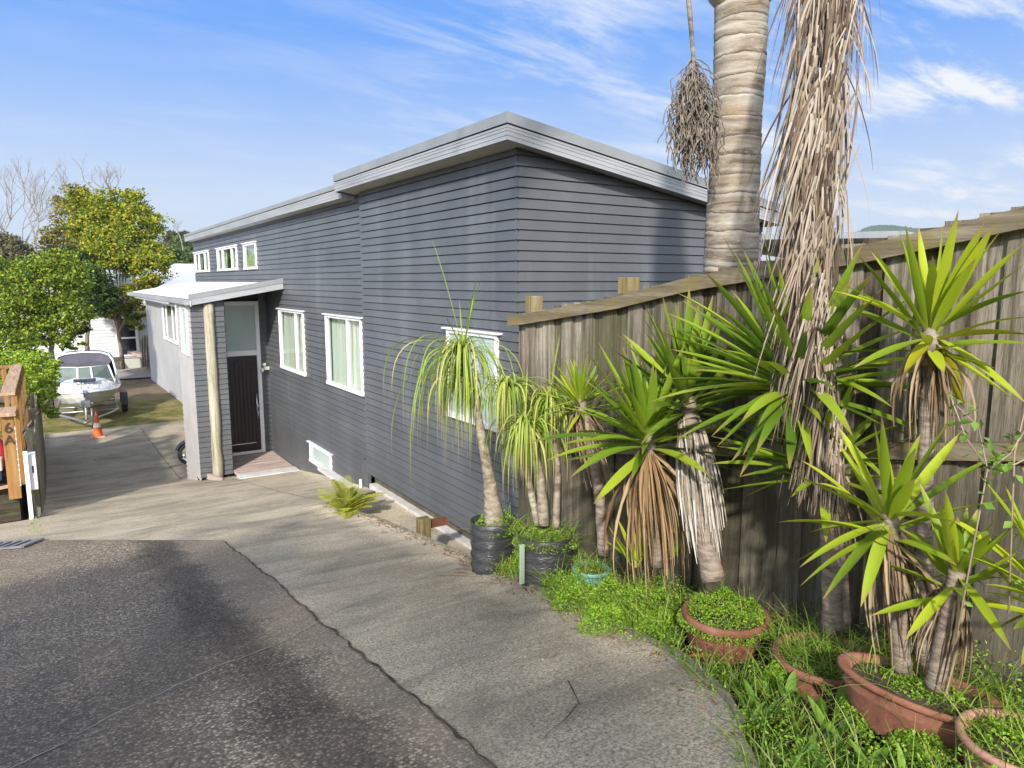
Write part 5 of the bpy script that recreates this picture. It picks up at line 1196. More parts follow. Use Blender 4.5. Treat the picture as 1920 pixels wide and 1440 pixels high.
def B(x, y, D, rx, rz, ry=None): c = at(x, y, D); k = D / FPX; return ((c.x, c.y, c.z), rx * k, (ry or (rx + rz) / 2) * k, rz * k)
YG = [(.06, .12, .014), (.12, .20, .02), (.20, .28, .025), (.30, .34, .03), (.42, .38, .03), (.46, .32, .04)]
GR = [(.05, .10, .014), (.09, .16, .018), (.17, .26, .024), (.28, .36, .03), (.38, .38, .04)]
OL = [(.12, .13, .03), (.20, .20, .04), (.30, .27, .06), (.24, .17, .06)]
DG = [(.025, .055, .012), (.045, .09, .018), (.08, .13, .025)]
tree('broadleaf_tree', 'large rounded tree with yellowing leaves and a slim bare stem behind the boat', at(230, 692, 41), at(218, 560, 41), .14,
     [B(232, 470, 41, 72, 46), B(180, 430, 42, 48, 40), B(262, 420, 41, 46, 36), B(285, 500, 40, 36, 40), B(225, 385, 42, 52, 34), B(155, 378, 42.5, 30, 26), B(262, 545, 40, 42, 22), B(215, 585, 40.5, 30, 20), B(255, 590, 40.5, 18, 28)], 26000, .15, YG, 41)
tree('broadleaf_tree', 'bushy bright green tree on the left above the hedge', at(100, 690, 31), at(96, 590, 31), .13,
     [B(85, 540, 31, 74, 60), B(40, 590, 30, 62, 46), B(115, 505, 31.5, 52, 36), B(20, 520, 31, 42, 40), B(132, 590, 30.5, 36, 40), B(75, 625, 30, 60, 26), B(25, 650, 28, 50, 30), B(130, 640, 30, 26, 18)], 26000, .12, GR, 42, bark=M('pale_trunk', [(.20, .17, .12), (.36, .31, .24)], 6, 5, .9))
tree('broadleaf_tree', 'olive brown tree behind the green tree at the upper left', at(150, 640, 47), at(150, 480, 47), .2,
     [B(150, 400, 47, 44, 50), B(118, 460, 47, 40, 40), B(185, 480, 47, 50, 50)], 11000, .17, OL, 43)
tree('shade_tree', 'dark green tree filling the gap between the two brighter trees', at(165, 665, 38), at(165, 560, 38), .12,
     [B(165, 545, 38, 42, 50), B(130, 500, 39, 40, 40), B(195, 560, 38, 24, 30), B(140, 612, 36, 26, 20)], 11000, .14, DG, 44)
tree('broadleaf_tree', 'grey-green scrubby tree at the far left edge', at(-10, 640, 44), at(-5, 500, 44), .16, [B(5, 470, 44, 50, 34), B(-40, 500, 44, 50, 50), B(30, 500, 45, 36, 22)], 9000, .16, [(.10, .11, .05), (.17, .16, .08), (.26, .21, .12)], 45)
tree('hillside_tree', 'hazy green tree behind the white roofs and left of the house eave', at(345, 560, 85), at(345, 500, 85), .3, [B(348, 478, 85, 36, 32), B(318, 485, 86, 26, 28), B(375, 485, 84, 26, 26)], 8000, .3, [(.08, .13, .04), (.13, .19, .06), (.18, .23, .08)], 46)
tree('hillside_tree', 'sparse dark tree on the skyline beside the house roof', at(325, 500, 95), at(325, 455, 95), .25, [B(325, 448, 95, 14, 14), B(345, 440, 95, 12, 6)], 1300, .3, [(.08, .08, .05), (.14, .14, .08)], 47, clump=.3)
for k, (x_, y_, D_, rx_, rz_) in enumerate(((-60, 480, 62, 70, 60), (60, 500, 66, 60, 34), (250, 520, 75, 80, 36), (400, 520, 90, 70, 30))):
    tree('background_tree', ['dull green tree beyond the left edge scrub', 'dull green tree low behind the bare trees', 'dull green tree low behind the yellowing tree', 'dull green tree mostly hidden behind the house'][k], at(x_, 640, D_), at(x_, y_, D_), .25,
         [B(x_, y_, D_, rx_, rz_), B(x_ + 30, y_ + 25, D_, rx_ * .8, rz_ * .8), B(x_ - 30, y_ + 30, D_, rx_ * .8, rz_ * .8)], 6000, .28, [(.05, .08, .025), (.09, .13, .035), (.14, .17, .05)], 50 + k)
# hedge
T = thing('hedge', 'bright green leafy hedge over the old fence between the balustrade and the boat', 'hedge', (-.7, 18, -3.3))
rs_ = np.random.RandomState(61)
HB = [B(70, 715, 17, 36, 34, 60), B(88, 755, 16, 22, 30, 60), B(55, 700, 19, 44, 40, 60), B(20, 690, 20, 50, 36, 60), B(72, 690, 19.5, 34, 26, 60), B(90, 720, 19, 20, 34, 40), B(60, 760, 16, 20, 30, 40)]
P = crown_pts(HB, 17000, rs_, .13, .5); P = P[P[:, 1] > 13.9]; V, F = leaflets(P, rs_.uniform(.035, .085, len(P)), .3, 61, .8)
fast('foliage', V, F, leafmat('hedge_leaf', [(.10, .20, .012), (.20, .33, .02), (.34, .46, .03), (.42, .50, .06)], .3, .45), T)
mb = MB(); rn = random.Random(62)
for k in range(9): b0 = Vector((-.75 + rn.uniform(-.2, .2), 15.2 + k * .7, -3.4)); mb.tube([b0, b0 + Vector((rn.uniform(-.1, .3), 0, .6)), b0 + Vector((rn.uniform(-.2, .5), rn.uniform(-.2, .2), 1.3))], [.03, .022, .01], 6)
mb.build('stems', BARK, T)
# low bush with orange flowers near the white house
tree('shrub', 'small shrub with orange tinted leaves in front of the white house', at(178, 668, 43), at(178, 650, 43), .04, [B(178, 648, 43, 18, 14), B(196, 655, 43, 10, 9)], 2200, .11, [(.08, .13, .03), (.16, .20, .05), (.5, .22, .12)], 63, 'shrub')
# bare trees
def bare(label, base, H, r0, seed, mat, spread=.5, depth=5, lean=(0, 0)):
    rn = random.Random(seed); T = thing('bare_tree', label, 'bare tree', base); mb = MB()
    def br(p, d, l, r, k):
        n_ = 3; P = [p]
        for i in range(n_): d = (d + Vector((rn.uniform(-.18, .18), rn.uniform(-.18, .18), rn.uniform(-.02, .12)))).normalized(); P.append(P[-1] + d * l / n_)
        mb.tube(P, [r, r * .85, r * .72, r * .55], 5 if k > 2 else 4, False)
        if k == 0: return
        for j in range(rn.choice((2, 3, 3))):
            a = Vector((rn.uniform(-1, 1), rn.uniform(-1, 1), rn.uniform(-.1, .8))).normalized(); br(P[rn.choice((2, 3, 3))], (d + a * spread * 1.6).normalized(), l * rn.uniform(.55, .8), r * .58, k - 1)
    br(Vector(base), Vector((lean[0], lean[1], 1)).normalized(), H, r0, depth); mb.build('branches', mat, T); return T
BW = M('grey_bare_bark', [(.16, .14, .12), (.30, .27, .24)], 8, 4, .9)
bare('tall bare tree with grey forked limbs left of the yellowing tree', at(74, 560, 52), 4.0, .12, 71, BW, .45)
bare('bare tree with spreading twigs at the far left skyline', at(25, 560, 54), 3.6, .11, 72, BW, .6, lean=(-.1, 0))
bare('thin bare tree between the grey forked tree and the far left twigs', at(52, 540, 55), 3.2, .08, 73, BW, .5, lean=(.1, 0))
bare('bare grey twigs rising above the yellowing tree crown', at(205, 460, 44), 2.0, .07, 74, BW, .7, 5)
bare('bare twigs rising at the left shoulder of the yellowing tree', at(132, 450, 48), 2.0, .06, 75, BW, .4, 4)
bare('small leafless tree on the skyline left of the house eave', at(343, 470, 80), 1.8, .07, 76, BW, .7, 4)

# trees standing to the left of and behind the photographer: their shade falls on the apron, the bed and the low part of the walls
for k, (x_, y_, zt, r_) in enumerate(((-4.3, 1.6, 2.9, 1.7), (-5.2, -1.2, 4.2, 2.0), (-4.4, -4.2, 3.6, 1.9), (-5.6, -7.2, 4.6, 2.2), (-4.8, -10.2, 4.4, 2.1))):
    rq = random.Random(90 + k); bl = [((x_ + rq.uniform(-.5, .5) * r_, y_ + rq.uniform(-.5, .5) * r_, zt - r_ * f_ ), r_ * rq.uniform(.7, 1), r_ * rq.uniform(.7, 1.05), r_ * rq.uniform(.5, .8)) for f_ in (.7, 1.3, 1.9, 1.6)]
    tree('boundary_tree', ['nearest leafy boundary tree left of the asphalt apron, out of the photo', 'second leafy boundary tree left of the apron, out of the photo', 'third boundary tree, behind the photographer on the left', 'fourth and tallest boundary tree behind the photographer', 'farthest boundary tree behind the photographer'][k], (x_, y_, g(y_) - .1), (x_, y_, zt - 1.5 * r_), .13, bl, 5200, .13, GR, 80 + k)

# ------------------------------------------------------------------ far buildings
WB = M('white_weatherboard', [(.54, .54, .53), (.64, .64, .63)], 2, 4, .55)
WHS = thing('white_house', 'white weatherboard house with a dark glazed door beyond the boat', 'house', (2, 48, -5.2))
_b = BH; BH = .19
mb = MB(); wall(mb, (-2.5, 48), (5.4, 48), -4.55, -.7, (0, -1), 0, lip=.035); wall(mb, (5.4, 48), (5.4, 56), -4.55, -.7, (1, 0), 0, lip=.035); mb.build('wall', WB, WHS)
BH = _b
mb = MB(); mb.box((-2.4, 48.05, -5.6), (5.3, 48.3, -4.55)); mb.build('base_wall', M('grey_green_base', [(.38, .40, .35), (.50, .50, .46)], 2, 4, .8), WHS)
mb = MB(); mb.poly([(-3, 47.5, -.75), (5.9, 47.5, -.75), (3.8, 52, 1.0), (-1, 52, 1.0)]); mb.poly([(5.9, 47.5, -.75), (5.9, 56.5, -.75), (3.8, 52, 1.0)]); mb.poly([(-3, 47.5, -.75), (-1, 52, 1.0), (-3, 56.5, -.75)]); mb.poly([(5.9, 56.5, -.75), (-3, 56.5, -.75), (-1, 52, 1.0), (3.8, 52, 1.0)])
mb.poly([(-3, 47.5, -.76), (-3, 56.5, -.76), (5.9, 56.5, -.76), (5.9, 47.5, -.76)]); mb.build('roof', ROOFM, WHS)
mb = MB()
for a, b_ in (((3.35, 47.86, -4.45), (3.5, 48.0, -2.1)), ((4.35, 47.86, -4.45), (4.5, 48.0, -2.1)), ((3.5, 47.87, -2.2), (4.35, 48.0, -2.1)), ((3.5, 47.87, -3.4), (4.35, 48.0, -3.3)), ((3.5, 47.87, -4.45), (4.35, 48.0, -4.35))): mb.box(a, b_)
fr_ = mb.build('door_frame', WHITE, WHS); mb = MB(); mb.box((3.5, 47.95, -4.35), (4.35, 47.98, -2.2)); mb.build('pane', M('dark_glass', [(.01, .012, .018), (.025, .03, .04)], 3, 2, .08), fr_)
tag(thing('washing_line', 'dark clothes hanging on a line in front of the white house', 'washing line', at(185, 600, 44)))
WL = bpy.data.objects['washing_line']; WL['label'] = 'dark clothes hanging on a line in front of the white house'
mb = MB(); mb.tube([at(158, 596, 45), at(185, 598, 45), at(216, 596, 45)], [.012] * 3, 5); mb.build('line', BLACK, WL)
for k, (pts, mt) in enumerate((([(161, 598), (182, 598), (181, 615), (176, 622), (173, 612), (168, 618), (164, 610)], BLACK), ([(181, 595), (206, 595), (214, 627), (200, 628), (192, 637), (183, 622)], M('charcoal_cloth', [(.06, .055, .065), (.12, .11, .12)], 3, 4, .9)))):
    mb = MB(); mb.poly([at(a, b_, 44.9) for a, b_ in pts]); o_ = mb.build('garment', mt, WL); so_ = o_.modifiers.new('t', 'SOLIDIFY'); so_.thickness = .03
# grey plastered house beyond the carport
GH = thing('grey_house', 'pale grey plastered house with a sliding window seen beyond the carport roof', 'house', (4.4, 36, -5))
mb = MB(); mb.box((4.4, 31.5, -5.2), (12, 42.0, -.9)); mb.build('wall', GREYWALL, GH)
mb = MB()
for a, b_ in (((4.3, 31.2, -2.55), (4.39, 35.2, -2.40)), ((4.3, 31.2, -1.02), (4.39, 35.2, -.92)), ((4.31, 31.2, -2.4), (4.39, 31.32, -1.02)), ((4.31, 35.08, -2.4), (4.39, 35.2, -1.02)), ((4.32, 32.3, -2.4), (4.39, 32.38, -1.02)), ((4.32, 34.1, -2.4), (4.39, 34.18, -1.02))): mb.box(a, b_)
fr_ = mb.build('window_frame', WHITE, GH); mb = MB(); mb.box((4.35, 31.32, -2.4), (4.38, 35.08, -1.02)); mb.build('pane', M('green_reflecting_glass', [(.03, .05, .04), (.10, .13, .10)], 2, 3, .1), fr_)
mb = MB(); mb.poly([(4.0, 31.0, -.9), (4.0, 42.5, -.9), (8.2, 42.5, 1.15), (8.2, 31.0, 1.15)]); mb.poly([(8.2, 31.0, 1.15), (8.2, 42.5, 1.15), (12.4, 42.5, -.9), (12.4, 31.0, -.9)]); mb.poly([(4.4, 31.5, -.9), (8.2, 31.5, 1.0), (12, 31.5, -.9)]); mb.poly([(4.4, 42, -.9), (12, 42, -.9), (8.2, 42, 1.0)])
rf = mb.build('roof', ROOFM, GH); so_ = rf.modifiers.new('t', 'SOLIDIFY'); so_.thickness = .06
NH = thing('low_house', 'white-roofed low house in the distance left of the grey house', 'house', (7, 66, -5.5))
mb = MB(); mb.box((3, 64, -6), (15, 72, -.6)); mb.build('wall', WB, NH); mb = MB(); mb.poly([(2.4, 63.4, -.6), (15.6, 63.4, -.6), (12, 68, 1.5), (6, 68, 1.5)]); mb.poly([(2.4, 63.4, -.6), (6, 68, 1.5), (2.4, 72.6, -.6)]); mb.poly([(15.6, 63.4, -.6), (15.6, 72.6, -.6), (12, 68, 1.5)]); mb.poly([(2.4, 72.6, -.6), (6, 68, 1.5), (12, 68, 1.5), (15.6, 72.6, -.6)]); mb.build('roof', ROOFM, NH)
RH = thing('neighbour_house', 'pale grey gabled roof of the neighbouring house beyond the fence on the right', 'house', (16, 9, -3))
mb = MB(); mb.box((13.0, 7.1, -3), (19.5, 12, .42)); mb.build('wall', PALE, RH)
mb = MB(); mb.poly([(12.8, 6.9, .88), (19.9, 6.9, .30), (19.9, 12.4, .50), (12.8, 12.4, 1.08)]); rf = mb.build('roof', M('pale_grey_roof', [(.27, .285, .30), (.35, .365, .38)], 2, 4, .5), RH); so_ = rf.modifiers.new('t', 'SOLIDIFY'); so_.thickness = .12
# patio clutter by the white house
c0 = at(192, 668, 41); T = thing('blue_tarp', 'crumpled bright blue tarp on the patio by the white house', 'tarp', c0)
mb = MB(); mb.lathe(Vector((c0.x, c0.y, c0.z - .25)), [(.45, 0), (.48, .15), (.36, .38), (.18, .5), (.02, .56)], 18, 1.1, .7, 0, .12, 6); mb.build('tarp_sheet', M('blue_plastic', [(.01, .22, .45), (.03, .36, .62)], 4, 3, .4), T)
mb = MB(); c0 = at(213, 674, 39.5); mb.box((c0.x - .5, c0.y - .08, c0.z - .12), (c0.x + .45, c0.y + .08, c0.z + .12)); tag(mb.build('timber_sleeper', OLDW, bevel=.02), 'dark timber sleeper lying on the patio edge beside the slim tree stem', 'timber')
mb = MB(); c0 = at(258, 663, 42); mb.beam(c0 + Vector((-.35, 0, .1)), c0 + Vector((.55, -1.5, -.15)), .45, .18); tag(mb.build('pallet_stack', DECKW, bevel=.01), 'pale plank stack leaning near the white house corner', 'timber')
GT = thing('side_gate', 'tall narrow black gate between the white house and the grey house', 'gate', at(272, 685, 40))
mb = MB()
for px_ in (266, 270, 275, 279): mb.tube([at(px_, 628, 40), at(px_ + 2, 688, 40)], .05, 6)
mb.tube([at(266, 630, 40), at(280, 630, 40)], .04, 6); mb.tube([at(268, 684, 40), at(281, 684, 40)], .04, 6); mb.build('gate_bars', BLACK, GT)
patio = MB(); patio.poly([(.5, 42.5, -5.13), (5.6, 42.5, -5.13), (5.6, 47.95, -5.18), (.5, 47.95, -5.18)]); tag(patio.build('patio', M('patio_concrete', [(.30, .27, .25), (.42, .39, .37)], 3, 5, .9)), kind='structure')

# ------------------------------------------------------------------ traffic cone
c0 = at(183, 811, 22.2); c0.z = g(c0.y) + .006; T = thing('traffic_cone', 'orange traffic cone with a white band standing in front of the boat trailer', 'traffic cone', c0)
mb = MB(); mb.box((c0.x - .2, c0.y - .2, c0.z), (c0.x + .2, c0.y + .2, c0.z + .035)); mb.build('cone_base', M('faded_orange_base', [(.55, .30, .20), (.65, .42, .32)], 5, 3, .7), T, bevel=.01)
ORG_ = M('orange_plastic', [(.62, .10, .015), (.75, .15, .03)], 5, 3, .5)
mb = MB(); mb.lathe(c0, [(.15, .03), (.145, .05), (.105, .32)], 24); mb.lathe(c0, [(.082, .46), (.030, .78), (.024, .80), (.001, .80)], 24); mb.build('cone_body', ORG_, T, True)
mb = MB(); mb.lathe(c0, [(.106, .32), (.083, .46)], 24); mb.build('reflective_band', WHITE, T, True)

# ------------------------------------------------------------------ boat on its trailer
BASE = Vector((.86, 27.5, g(27.5))); ROT = Matrix.Translation(BASE - Vector((0, 0, .06))) @ Matrix.Rotation(R_(-3.0), 4, 'Z') @ Matrix.Scale(1.03, 4)
BT = thing('motor_boat', 'small white cabin motorboat with a dark canopy parked bow first on its trailer', 'boat', BASE)
GEL = M('white_gelcoat', [(.72, .73, .74), (.80, .80, .80)], 2, 2, .25)
ys_ = [0, .12, .35, .8, 1.5, 2.6, 3.9, 5.0]; gx = [.03, .20, .44, .72, .95, 1.05, 1.07, 1.02]; gz = [1.20, 1.19, 1.17, 1.13, 1.09, 1.05, 1.03, 1.02]
cx2 = [.01, .08, .24, .46, .68, .82, .86, .84]; cz2 = [1.0, .93, .84, .75, .69, .65, .63, .63]; kz = [.96, .80, .66, .56, .50, .47, .46, .46]
def T4(x, y, z): return ROT @ Vector((x, y, z))
mb = MB(); rows = []
for i, y in enumerate(ys_):
    half = [(0, kz[i]), (cx2[i], cz2[i]), ((cx2[i] + gx[i]) / 2 + .02, (cz2[i] + gz[i]) / 2 - .02), (gx[i], gz[i])]
    rows.append([T4(-x, y, z) for x, z in reversed(half)] + [T4(x, y, z) for x, z in half[1:]])
for a, b_ in zip(rows[:-1], rows[1:]):
    for j in range(6): mb.poly([a[j], a[j + 1], b_[j + 1], b_[j]])
mb.poly(rows[-1]); hull = mb.build('hull', M('grey_white_hull', [(.52, .52, .50), (.62, .62, .60)], 2, 2, .3), BT, True)
mb = MB()                                                        # gunwale rubbing strip
for sg in (-1, 1): mb.tube([T4(sg * (gx[i] + .015), y, gz[i]) for i, y in enumerate(ys_)], .028, 8)
mb.build('gunwale', GEL, BT, True)
mb = MB(); dk_ = []                                              # cambered foredeck and side decks
for i, y in enumerate([0, .12, .35, .8, 1.5, 2.15]):
    X_ = float(np.interp(y, ys_, gx)); Z_ = float(np.interp(y, ys_, gz)); rise = float(np.interp(y, [0, .35, 1.0, 2.15], [.01, .10, .26, .38]))
    dk_.append([T4(X_ * u, y, Z_ + rise * (1 - abs(u) ** 3.2)) for u in (-1, -.85, -.6, -.3, 0, .3, .6, .85, 1)])
for a, b_ in zip(dk_[:-1], dk_[1:]):
    for j in range(8): mb.poly([a[j], a[j + 1], b_[j + 1], b_[j]])
for sg in (-1, 1):
    for i in range(20):
        y0_, y1_ = 2.15 + i * .14, 2.29 + i * .14; q = [float(np.interp(v, ys_, gx)) for v in (y0_, y1_)]; zq = [float(np.interp(v, ys_, gz)) for v in (y0_, y1_)]
        mb.poly([T4(sg * q[0], y0_, zq[0]), T4(sg * q[1], y1_, zq[1]), T4(sg * (q[1] - .2), y1_, zq[1] + .10), T4(sg * (q[0] - .2), y0_, zq[0] + .10)])
        mb.poly([T4(sg * (q[0] - .2), y0_, zq[0] + .10), T4(sg * (q[1] - .2), y1_, zq[1] + .10), T4(sg * (q[1] - .24), y1_, .75), T4(sg * (q[0] - .24), y0_, .75)])
mb.build('deck', GEL, BT, True)
mb = MB(); mb.box((-.33, .95, 1.415), (.33, 1.42, 1.455), ROT @ Matrix.Rotation(R_(5), 4, 'X') @ Matrix.Translation((0, 0, -.06))); mb.build('hatch', M('dark_blue_hatch', [(.008, .01, .03), (.02, .025, .06)], 3, 2, .15), BT, bevel=.02)
WS = M('clear_screen', [(.10, .13, .12), (.16, .19, .17)], 2, 2, .05); z0_, z1_ = 1.45, 1.80
xs4 = [(-.92, 2.5, -.74, 2.62), (-.22, 2.05, -.20, 2.3), (.22, 2.05, .20, 2.3), (.92, 2.5, .74, 2.62)]
mb = MB(); 
for (a, ya, c, yc), (b_, yb, d_, yd) in zip(xs4[:-1], xs4[1:]): mb.poly([T4(a, ya, z0_ if abs(a) < .5 else 1.15), T4(b_, yb, z0_ if abs(b_) < .5 else 1.15), T4(d_, yd, z1_), T4(c, yc, z1_)])
sc_ = mb.build('windscreen', WS, BT)
mb = MB()
for (a, ya, c, yc) in xs4: mb.tube([T4(a, ya, z0_ if abs(a) < .5 else 1.15), T4(c, yc, z1_)], .032, 8)
mb.tube([T4(c, yc, z1_) for _, _, c, yc in xs4], .014, 8); mb.build('windscreen_frame', WHITE, sc_, True)
mb = MB(); arch = [(-.98, 2.75, 1.12), (-.96, 2.75, 1.55), (-.90, 2.78, 1.95), (-.78, 2.82, 2.16), (-.55, 2.85, 2.24), (0, 2.86, 2.28), (.55, 2.85, 2.24), (.78, 2.82, 2.16), (.90, 2.78, 1.95), (.96, 2.75, 1.55), (.98, 2.75, 1.12)]
mb.tube([T4(*p) for p in arch], .035, 8); mb.build('arch_frame', WHITE, BT, True)
CAN = M('navy_canopy', [(.018, .017, .035), (.04, .038, .06)], 3, 4, .8); mb = MB()
top = [T4(x, 2.88, z) for x, y, z in arch[2:9]]; back = [T4(x * .98, 4.4, z - .06) for x, y, z in arch[2:9]]
for j in range(6): mb.poly([top[j], top[j + 1], back[j + 1], back[j]])
for pts in ([T4(-.9, 2.9, 1.95), T4(-.88, 4.4, 1.9), T4(-.95, 4.4, 1.15), T4(-.97, 2.9, 1.15)], [T4(.9, 2.9, 1.95), T4(.97, 2.9, 1.15), T4(.95, 4.4, 1.15), T4(.88, 4.4, 1.9)]): mb.poly(pts)
cn = mb.build('canopy', CAN, BT, True)
mb = MB(); mb.poly([T4(*p) for p in [(-.74, 2.66, z1_)] + [(-.86, 2.80, 1.93), (-.76, 2.84, 2.13), (-.55, 2.87, 2.21), (0, 2.88, 2.25), (.55, 2.87, 2.21), (.76, 2.84, 2.13), (.86, 2.80, 1.93)] + [(.74, 2.66, z1_)]]); mb.build('front_curtain', M('smoky_plastic', [(.06, .055, .075), (.10, .095, .115)], 3, 3, .3), cn)
mb = MB(); mb.poly([T4(-.9, 4.42, 1.85), T4(.9, 4.42, 1.85), T4(.95, 4.5, 1.15), T4(-.95, 4.5, 1.15)]); mb.build('rear_curtain', CAN, cn)
mb = MB()
for sg in (-1, 1):
    rp = [(sg * .10, .12, 1.50), (sg * .42, .5, 1.50), (sg * .72, 1.1, 1.47), (sg * .90, 1.9, 1.42)]
    mb.tube([T4(*p) for p in rp], .013, 6)
    for (x_, y_, z_), (gx_, gz_) in zip(rp, ((.10, 1.18), (.40, 1.17), (.70, 1.12), (.93, 1.08))): mb.tube([T4(x_, y_, z_), T4(sg * gx_, y_ + .03, gz_)], .011, 6)
mb.tube([T4(-.10, .12, 1.50), T4(0, .05, 1.49), T4(.10, .12, 1.50)], .013, 6); mb.build('bow_rail', CHROME, BT, True)
mb = MB(); mb.box((-.06, -.10, 1.20), (.06, .22, 1.25), ROT); mb.tube([T4(-.05, -.12, 1.21), T4(.05, -.12, 1.21)], .04, 8); mb.build('anchor_roller', M('blue_grey_metal', [(.15, .20, .34), (.28, .34, .45)], 5, 2, .35), BT)
mb = MB(); mb.tube([T4(0, 2.86, 2.28), T4(0, 2.86, 2.42)], .02, 6); mb.build('mast_light', WHITE, BT)
mb = MB(); mb.box((-.2, 5.02, .55), (.2, 5.3, 1.5), ROT); mb.box((-.24, 4.98, 1.4), (.24, 5.45, 1.75), ROT); mb.build('outboard', BLACK, BT, bevel=.03)
TR = thing('boat_trailer', 'galvanised boat trailer with jockey wheel under the motorboat', 'trailer', BASE)
mb = MB()
for sg in (-1, 1): mb.tube([T4(0, -1.15, .40), T4(sg * .12, -.75, .40), T4(sg * .75, .9, .36), T4(sg * .92, 1.5, .36), T4(sg * .92, 4.6, .36)], .045, 6)
for y in (1.5, 2.6, 3.8, 4.5): mb.tube([T4(-.92, y, .35), T4(.92, y, .35)], .035, 6)
mb.tube([T4(-.12, 4, .40), T4(-.12, 1.0, .42)], .035, 6); mb.build('chassis', STEEL, TR, True)
mb = MB(); mb.tube([T4(0, -.55, .40), T4(0, -.40, .92)], .04, 8); mb.box((-.12, -.52, .80), (.12, -.30, 1.0), ROT); mb.tube([T4(-.2, -.42, .9), T4(.2, -.42, .9)], .03, 8); mb.build('winch_post', STEEL, TR)
mb = MB(); mb.tube([T4(.16, -.75, .14), T4(.16, -.75, .78)], .03, 8); jw = mb.build('jockey_wheel', STEEL, TR, True)
def wheel(c, axis, r, wd, mat_t, mat_r, parent, spokes=5, name='wheel', rim_r=.66):
    c = Vector(c); ax = Vector(axis).normalized(); Q = Vector((0, 0, 1)).rotation_difference(ax).to_matrix().to_4x4(); Mx = Matrix.Translation(c) @ Q
    def lt(prof, n=36):
        b_ = MB(); b_.lathe((0, 0, 0), prof, n); b_.v = [tuple(Mx @ Vector(v)) for v in b_.v]; return b_
    h = wd / 2; t_ = lt([(r * rim_r, -h * .8), (r * .82, -h), (r * .95, -h * .92), (r, -h * .6), (r, h * .6), (r * .95, h * .92), (r * .82, h), (r * rim_r, h * .8)]).build(name, mat_t, parent, True)
    rm = lt([(r * rim_r, -h * .8), (r * (rim_r - .05), -h * .6), (r * (rim_r - .07), 0), (r * (rim_r - .05), h * .6), (r * rim_r, h * .8)])
    for k in range(spokes):
        a = 2 * math.pi * k / spokes; p = Mx @ Vector((r * .1 * math.cos(a), r * .1 * math.sin(a), 0)); q = Mx @ Vector((r * (rim_r - .04) * math.cos(a), r * (rim_r - .04) * math.sin(a), 0)); rm.tube([p, q], [r * .09, r * .06], 6)
    rm.tube([Mx @ Vector((0, 0, -h * .7)), Mx @ Vector((0, 0, h * .7))], r * .16, 12); rm.build('rim', mat_r, t_, True); return t_
RUB = M('tyre_rubber', [(.012, .012, .012), (.03, .03, .03)], 12, 3, .85)
for sg in (-1, 1):
    wheel(T4(sg * 1.16, 2.9, .33), cR if False else (ROT.to_3x3() @ Vector((1, 0, 0))), .34, .2, RUB, STEEL, TR)
    mb = MB(); P_ = [T4(sg * 1.16, 2.9 - .42 * math.cos(a), .33 + .42 * math.sin(a)) for a in [math.pi * k / 8 for k in range(9)]]
    for a, b_ in zip(P_[:-1], P_[1:]): o1 = (ROT.to_3x3() @ Vector((.12, 0, 0))); mb.poly([a - o1, a + o1, b_ + o1, b_ - o1])
    mb.build('mudguard', BLACK, TR, True)
wheel(T4(.16, -.80, .10), (1, .1, 0), .11, .07, RUB, STEEL, TR, 3)

# ------------------------------------------------------------------ motorcycle behind the wing wall
gy = 19.7; gz_ = g(gy) + .005; MC = thing('motorcycle', 'black motorcycle with alloy spoked wheel poking out behind the porch wing wall', 'motorcycle', (3.3, gy, gz_))
r = .30; ax_ = (-.28, -1, 0); fc = Vector((2.83, gy, gz_ + r)); rc_ = Vector((4.05, gy + .28, gz_ + r)); dl_ = (rc_ - fc); fwd = -dl_.normalized(); u_ = Vector((0, 0, 1))
wheel(fc, fwd.cross(u_), r, .12, RUB, CHROME, MC, 6, rim_r=.72); wheel(rc_, fwd.cross(u_), r, .15, RUB, CHROME, MC, 6, rim_r=.72)
def mp_(f, h, s_=0): return fc + dl_ * f + u_ * (h - r) + fwd.cross(u_) * s_
mb = MB()
for s_ in (-.09, .09): mb.tube([fc + fwd.cross(u_) * s_, mp_(.26, .98, s_ * 1.2)], .025, 8)
mb.build('fork', STEEL, MC, True)
mb = MB(); mb.tube([mp_(.23, .85), mp_(.42, .55), mp_(.62, .35), mp_(1, .32)], .03, 8); mb.tube([mp_(.25, .88), mp_(.55, .72), mp_(.85, .72)], .03, 8); mb.build('frame', BLACK, MC, True)
mb = MB(); mb.lathe(mp_(.42, .74), [(.02, -.12), (.13, -.10), (.16, 0), (.13, .11), (.02, .16)], 20, 1.7, 1, math.atan2(dl_.y, dl_.x)); mb.build('fuel_tank', BLACK, MC, True)
mb = MB(); mb.beam(mp_(.55, .80), mp_(1.0, .84), .24, .10); mb.build('seat', RUB, MC, bevel=.04)
mb = MB(); mb.beam(mp_(.36, .40), mp_(.62, .38), .26, .30); mb.build('engine', STEEL, MC, bevel=.03)
mb = MB(); mb.tube([mp_(.24, 1.0, -.34), mp_(.22, 1.06, -.1), mp_(.22, 1.06, .1), mp_(.24, 1.0, .34)], .015, 8); mb.build('handlebar', BLACK, MC, True)
mb = MB(); mb.lathe(mp_(.14, .86), [(.01, -.1), (.09, -.06), (.1, 0), (.09, .06), (.01, .1)], 16); mb.build('headlight', CHROME, MC, True)
mb = MB(); P_ = [fc + fwd * (.35 * math.cos(a)) + u_ * (.35 * math.sin(a)) for a in [R_(20) + R_(150) * k / 8 for k in range(9)]]
for a, b_ in zip(P_[:-1], P_[1:]): o1 = fwd.cross(u_) * .08; mb.poly([a - o1, a + o1, b_ + o1, b_ - o1])
mb.build('mudguard', BLACK, MC, True)
mb = MB(); mb.tube([mp_(.5, .22, .14), mp_(1.15, .36, .16)], [.035, .055], 10); mb.build('exhaust', CHROME, MC, True)

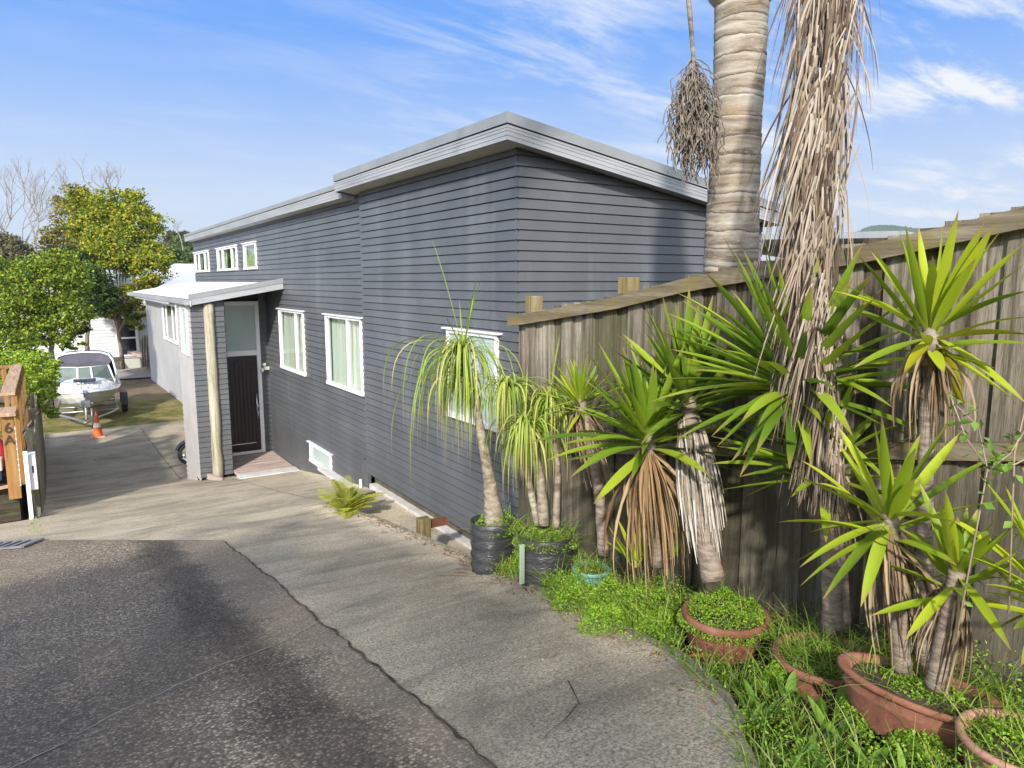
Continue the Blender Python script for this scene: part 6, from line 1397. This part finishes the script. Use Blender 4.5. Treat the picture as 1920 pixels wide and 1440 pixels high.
# ------------------------------------------------------------------ hills
def hill(px0, px1, D, ytop, seed, name='hills'):
    rn = random.Random(seed); n = 240; V = []; jt = 0
    for i in range(n + 1):
        u = i / n; x = px0 + (px1 - px0) * u; h = math.sin(math.pi * u) ** .25 if u not in (0, 1) else 0; y = HOR - (HOR - ytop) * h * (.88 + .12 * math.sin(u * 9 + seed)) + rn.uniform(-1.3, 1.0)
        a = at(x, y, D); V += [(a.x * 1.0, a.y * 1.0, a.z), (a.x * .93, a.y * .93, -14), (a.x * 1.2, a.y * 1.2, -14)]
    F = []
    for i in range(n): a = 3 * i; F += [(a + 1, a + 4, a + 3, a), (a, a + 3, a + 5, a + 2)]
    tag(fast(name, V, F, M('wooded_hill', [(.045, .075, .05), (.075, .11, .075)], .02, 8, .95)), kind='structure')
hill(1575, 1990, 700, 396, 1); hill(-500, 420, 500, 468, 2)

# ------------------------------------------------------------------ air
HZ = MB(); HZ.box((-1400, -400, -16), (1600, 1700, 90)); hm2 = bpy.data.materials.new('haze_air'); hm2.use_nodes = True; th_ = hm2.node_tree; th_.nodes.clear()
ho = N(th_, 'ShaderNodeOutputMaterial'); hv = N(th_, 'ShaderNodeVolumePrincipled'); hv.inputs['Color'].default_value = (.80, .88, 1, 1); hv.inputs['Density'].default_value = .00028; hv.inputs['Anisotropy'].default_value = .3
th_.links.new(hv.outputs[0], ho.inputs['Volume'])
tag(HZ.build('haze', hm2), 'thin pale air haze over the whole place', 'haze', kind='stuff')

# repeats share a group name
GRP = {('yucca',): 'yuccas along the fence', ('palm plant',): 'ponytail palms in planter bags', ('planter bag',): 'black planter bags', ('weeds', 'herb'): 'leafy clumps among the pots', ('bare tree',): 'bare trees on the skyline'}
for o in list(bpy.data.objects):
    if o.parent is None and 'category' in o and 'kind' not in o:
        for k, v in GRP.items():
            if o['category'] in k: o['group'] = v
        if o['category'] == 'plant pot' and 'terracotta' in o['label']: o['group'] = 'terracotta pots in the bed'
        if o.name.startswith('boundary_tree'): o['group'] = 'boundary trees beside the photographer'
        elif o.name.startswith(('broadleaf_tree', 'shade_tree')): o['group'] = 'leafy trees beyond the boat'
        elif o.name.startswith(('background_tree', 'hillside_tree')): o['group'] = 'distant trees'
